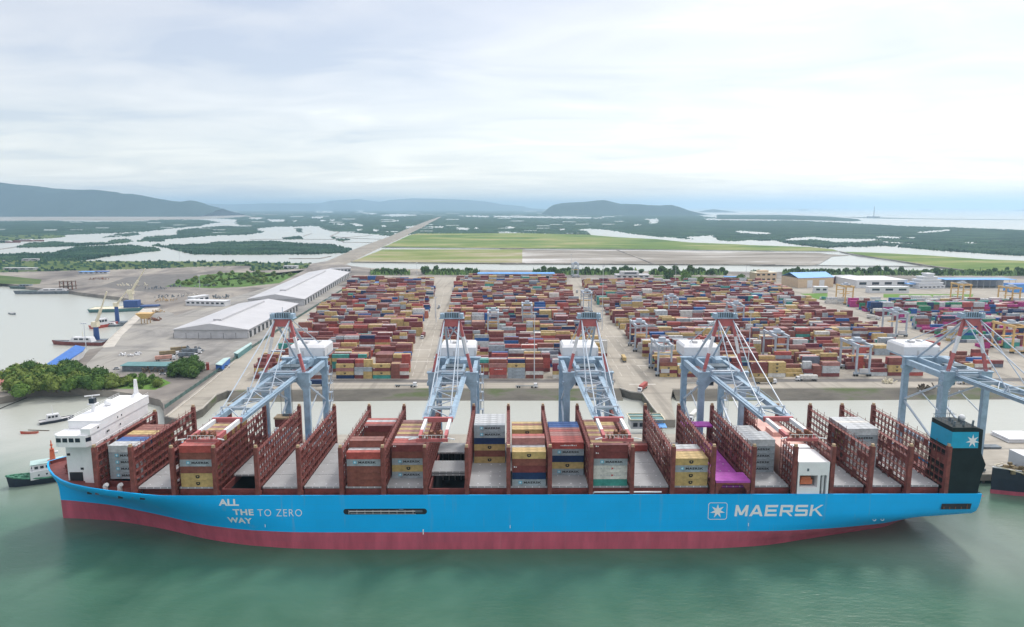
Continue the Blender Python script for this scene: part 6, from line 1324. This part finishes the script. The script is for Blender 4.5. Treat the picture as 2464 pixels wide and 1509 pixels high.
def tree(kind, X, Y, z, label, group, s=1.0, name='broadleaf_tree'):
    o = thing(name, label, 'tree', (X, Y, z), RT_.uniform(0, 6.28), group); o.scale = (s, s, s * RT_.uniform(.85, 1.15)); link('crown', TM[kind][0], o); link('trunk', TM[kind][1], o); return o
RT_ = random.Random(77); KN = ['dark green', 'mid green', 'olive green', 'low bright green', 'tall dark green']
def grove(poly, step, kinds, label, group, z=2.2, s=(.8, 1.15)):
    T = gp(poly, z); x0, x1 = min(p.x for p in T), max(p.x for p in T); y0, y1 = min(p.y for p in T), max(p.y for p in T); P2 = [(p.x, p.y) for p in T]; y = y0
    while y <= y1:
        x = x0
        while x <= x1:
            xx, yy = x + RT_.uniform(-.4, .4) * step, y + RT_.uniform(-.4, .4) * step
            if inside(np.array([xx]), np.array([yy]), P2)[0]: k = RT_.choice(kinds); tree(k, xx, yy, z, f'{KN[k]} {label}', group, RT_.uniform(*s))
            x += step
        y += step
grove(P_(cE, (60, 1330), (120, 1250), (420, 1230), (700, 1255), (900, 1270), (1080, 1330), (1150, 1408), (800, 1425), (400, 1440), (180, 1490), (90, 1490)), 7.2, [0, 1, 2, 2, 1], 'tree in the waterside thicket left of the bridge house', 'trees of the waterside thicket', GZ, (1.0, 1.4))
grove(P_(cE, (585, 1245), (650, 1200), (800, 1190), (790, 1245)), 6, [0, 0, 1], 'tree beside the royal blue shed', 'trees beside the royal blue shed', GZ)
grove(P_(cE, (1100, 1350), (1300, 1275), (1600, 1300), (1690, 1345), (1640, 1395), (1280, 1400)), 6.5, [1, 3, 3, 2], 'bush on the grass behind the bridge house mast', 'bushes behind the bridge house', GZ, (.7, 1))
grove(P_(cE, (1720, 1285), (1800, 1170), (1960, 1150), (2050, 1215), (2040, 1290), (1850, 1310)), 6.2, [0, 0, 1], 'tree in the clump by the terminal fence', 'trees by the terminal fence', GZ)
grove(P_(cF, (240, 345), (500, 285), (800, 240), (1150, 240), (1480, 245), (1250, 330), (950, 360), (620, 375), (400, 365)), 17, [3, 3, 1, 2], 'bush on the grassy mound by the warehouse', 'bushes on the grassy mound', GZ, (.6, 1.1))
sheet('grassy_mound', gp(P_(cF, (150, 370), (280, 325), (520, 255), (800, 228), (1500, 232), (1560, 200), (1300, 335), (950, 372), (600, 385), (350, 372))), GZ + .08, M('mound_green')); sheet('grass_bank', gp(P_(cE, (1000, 1395), (1270, 1275), (1620, 1290), (1720, 1340), (1560, 1410), (1300, 1400))), GZ + .08, M('lawn')); sheet('grass_bank', gp(P_(cE, (-100, 250), (60, 262), (420, 300), (400, 345), (200, 348), (-100, 335))), GZ + .08, M('marsh'))
# belt of trees behind the yard
for (xa, xb, n, ya, yb) in ((895, 985, 8, 657, 661), (1020, 1150, 16, 655, 661), (1285, 1345, 7, 657, 662), (1340, 1545, 26, 655, 662), (1562, 1745, 26, 656, 664), (1885, 2080, 22, 655, 661), (2080, 2465, 40, 655, 664)):
    for k in range(n):
        px_ = xa + (xb - xa) * (k + RT_.random()) / n; q = G((px_, RT_.uniform(ya, yb)), GZ); kk = RT_.choice([4, 4, 0, 0, 1]); reg = 'between the warehouse and the pale blue workshop' if px_ < 1160 else 'behind the pale blue workshop' if px_ < 1490 else 'behind the third yard block' if px_ < 1850 else 'beyond the bright blue roofs'
        tree(kk, q.x, q.y, GZ, f'{KN[kk]} tree in the belt {reg}', 'belt of trees behind the yard', RT_.uniform(.75, 1.35))
for (x, y, s) in ((1650, 678, 1.5), (1690, 684, 1.2), (1610, 672, 1.4), (1780, 676, 1.2), (1660, 690, .9), (1815, 672, 1.3)):
    q = G((x, y), GZ); kk = RT_.choice([1, 0, 2]); tree(kk, q.x, q.y, GZ, f'big {KN[kk]} tree on the grass behind the third yard block', 'big trees on the grass plot', s * 1.5)
sheet('grass_plot', gp([(1570, 664), (1800, 668), (1830, 690), (1640, 695), (1590, 684)]), GZ + .1, M('marsh'))
# far works on the plain
c_ = 0
for (l, r_, y, Y, hh, wm) in ((cA(140, 355), cA(375, 355), 0, 0, 45, 'white_paint'), (cA(405, 358), cA(440, 358), 0, 0, 40, 'white_paint')):
    a, b = G(l, 1), G(r_, 1); o = thing('factory', ['long white factory at the foot of the wooded hill', 'small white silo block beside the far factory'][c_], 'factory', (a.x, a.y, 0)); c_ += 1
    m = MB(); W_ = (b - a).length; m.box(0, W_, 0, 200, 0, hh * 1.2); m.build('wall', M(wm), o); m = MB(); m.box(W_ * .5, W_ * .97, 20, 160, hh * 1.2, hh * 2.4); m.build('roof', M('roof_white'), o)
q = G(cD(1112, 272), 1); tp = OY(cD(1112, 170), q.y); o = thing('far_mast', 'very tall thin mast on the far spit in the bay', 'mast', (q.x, q.y, 0)); m = MB(); m.tube((0, 0, 0), (0, 0, tp.z), 4.5, 2.5, 6); m.build('mast', M('barge_grey'), o); m = MB(); m.box(-60, 50, -40, 40, 0, 16); m.build('base', M('wall_pale'), o)
for lab, x0, x1, t0 in (('hazy power station block across the bay, smaller one', 1595, 1640, 200), ('hazy power station block across the bay, larger one', 1912, 1962, 205), ('hazy power station on the far shore', 465, 520, 196)):
    a = OY(cD(x0, 246), 24000); b = OY(cD(x1, t0), 24000); o = thing('power_station', lab, 'power station', (a.x, 24000, 0), 0, 'far power stations'); m = MB(); m.box(0, b.x - a.x, 0, 300, 0, b.z * .9); m.build('wall', M('wall_pale'), o); m = MB(); m.tube(((b.x - a.x) * .3, 100, 0), ((b.x - a.x) * .3, 100, b.z * 1.05), 18, 12, 8); m.build('chimney', M('wall_pale'), o)

# undergrowth that joins the belt of trees
c = MB(); rg = np.random.default_rng(8); xs_ = np.arange(885, 2475, 2.2); ok_ = np.zeros(len(xs_), bool)
for a_, b_ in ((890, 985), (1015, 1152), (1280, 1545), (1560, 1745), (1880, 2470)): ok_ |= (xs_ > a_) & (xs_ < b_)
ys_ = np.array([652.5, 654.5, 656.5, 658.5, 660.5, 662.5]); nx_ = len(xs_)
for i_, yy in enumerate(ys_):
    for j_, xx in enumerate(xs_):
        q = G((xx + rg.normal(0, .7), yy + max(0, xx - 1900) * .004 + rg.normal(0, .5)), GZ); hh = -1.5 if i_ in (0, 5) or rg.random() < .14 else abs(rg.normal(4.2, 2.0)); c.v.append((q.x, q.y, GZ + hh))
for i_ in range(5):
    for j_ in range(nx_ - 1):
        if ok_[j_]: a_ = i_ * nx_ + j_; c.f.append((a_ + nx_, a_ + nx_ + 1, a_ + 1, a_)); c.m.append(0 if rg.random() < .6 else 1)
tag(c.build('undergrowth', [M('leaf_dark'), M('leaf_mid')]), None, None, None, 'stuff')
for lab, p, sx, sy, sz, ml, sd_ in (('heap of rusty plates on the shore behind the boathouses', cE(1010, 300), 14, 6, 5, 'rust', 31), ('pale rubble heap on the dark yard by the mound', cE(1900, 462), 16, 6, 4, 'concrete_pale', 32), ('dark rubble heap in front of the shipyard office', cE(1700, 480), 20, 7, 5, 'barge_grey', 33), ('brown planks stacked by the barge ramp', cE(1660, 520), 12, 6, 6, 'cap_tan', 34),
  ('grey scaffolding pile on the grey waste ground', cE(1560, 400), 16, 7, 6, 'barge_grey', 35), ('cream pipe stack lying along the mud bank', cE(1330, 366), 26, 4, 6, 'cream', 36), ('white bags heaped beside the trailers', cE(1310, 1065), 8, 4, 3, 'white_paint', 37), ('dark crates behind the trailers', cE(1930, 1025), 10, 5, 6, 'barge_grey', 38), ('rusty steel heap beside the orange hopper', cE(1560, 705), 6, 4, 4, 'rust', 39)):
    scrap('scrap_heap', lab, 'scrap heap', p, sx, sy, sz, ml, sd_)
c = MB()
for (a_, b_) in (((992, 905), (1050, 700)), ((1020, 905), (1068, 700)), ((1496, 905), (1373, 700)), ((1556, 905), (1386, 700)), ((1526, 905), (1380, 700)), ((590, 905), (815, 700)), ((2090, 800), (1905, 712)), ((2190, 800), (1975, 722)), ((2140, 800), (1940, 717))):
    A, B = G(a_, GZ), G(b_, GZ); n_ = 24
    for k in range(n_): p, q = A.lerp(B, k / n_), A.lerp(B, (k + .6) / n_); c.face([(p.x - .22, p.y, GZ + .062), (p.x + .22, p.y, GZ + .062), (q.x + .22, q.y, GZ + .062), (q.x - .22, q.y, GZ + .062)])
structure('lane_marking', c.build('lane_marking', M('concrete_pale')))
# ================================================================== HAZE
c = MB(); c.box(-88000, 88000, -300, 90000, -6, 500)
hm = bpy.data.materials.new('haze'); hm.use_nodes = True; t_ = hm.node_tree; t_.nodes.clear()
o_ = t_.nodes.new('ShaderNodeOutputMaterial'); pv = t_.nodes.new('ShaderNodeVolumePrincipled')
pv.inputs['Color'].default_value = (.56, .79, 1.0, 1); pv.inputs['Density'].default_value = 7.0e-5; pv.inputs['Anisotropy'].default_value = .5
t_.links.new(pv.outputs[0], o_.inputs['Volume']); tag(c.build('haze', hm), None, None, None, 'stuff')
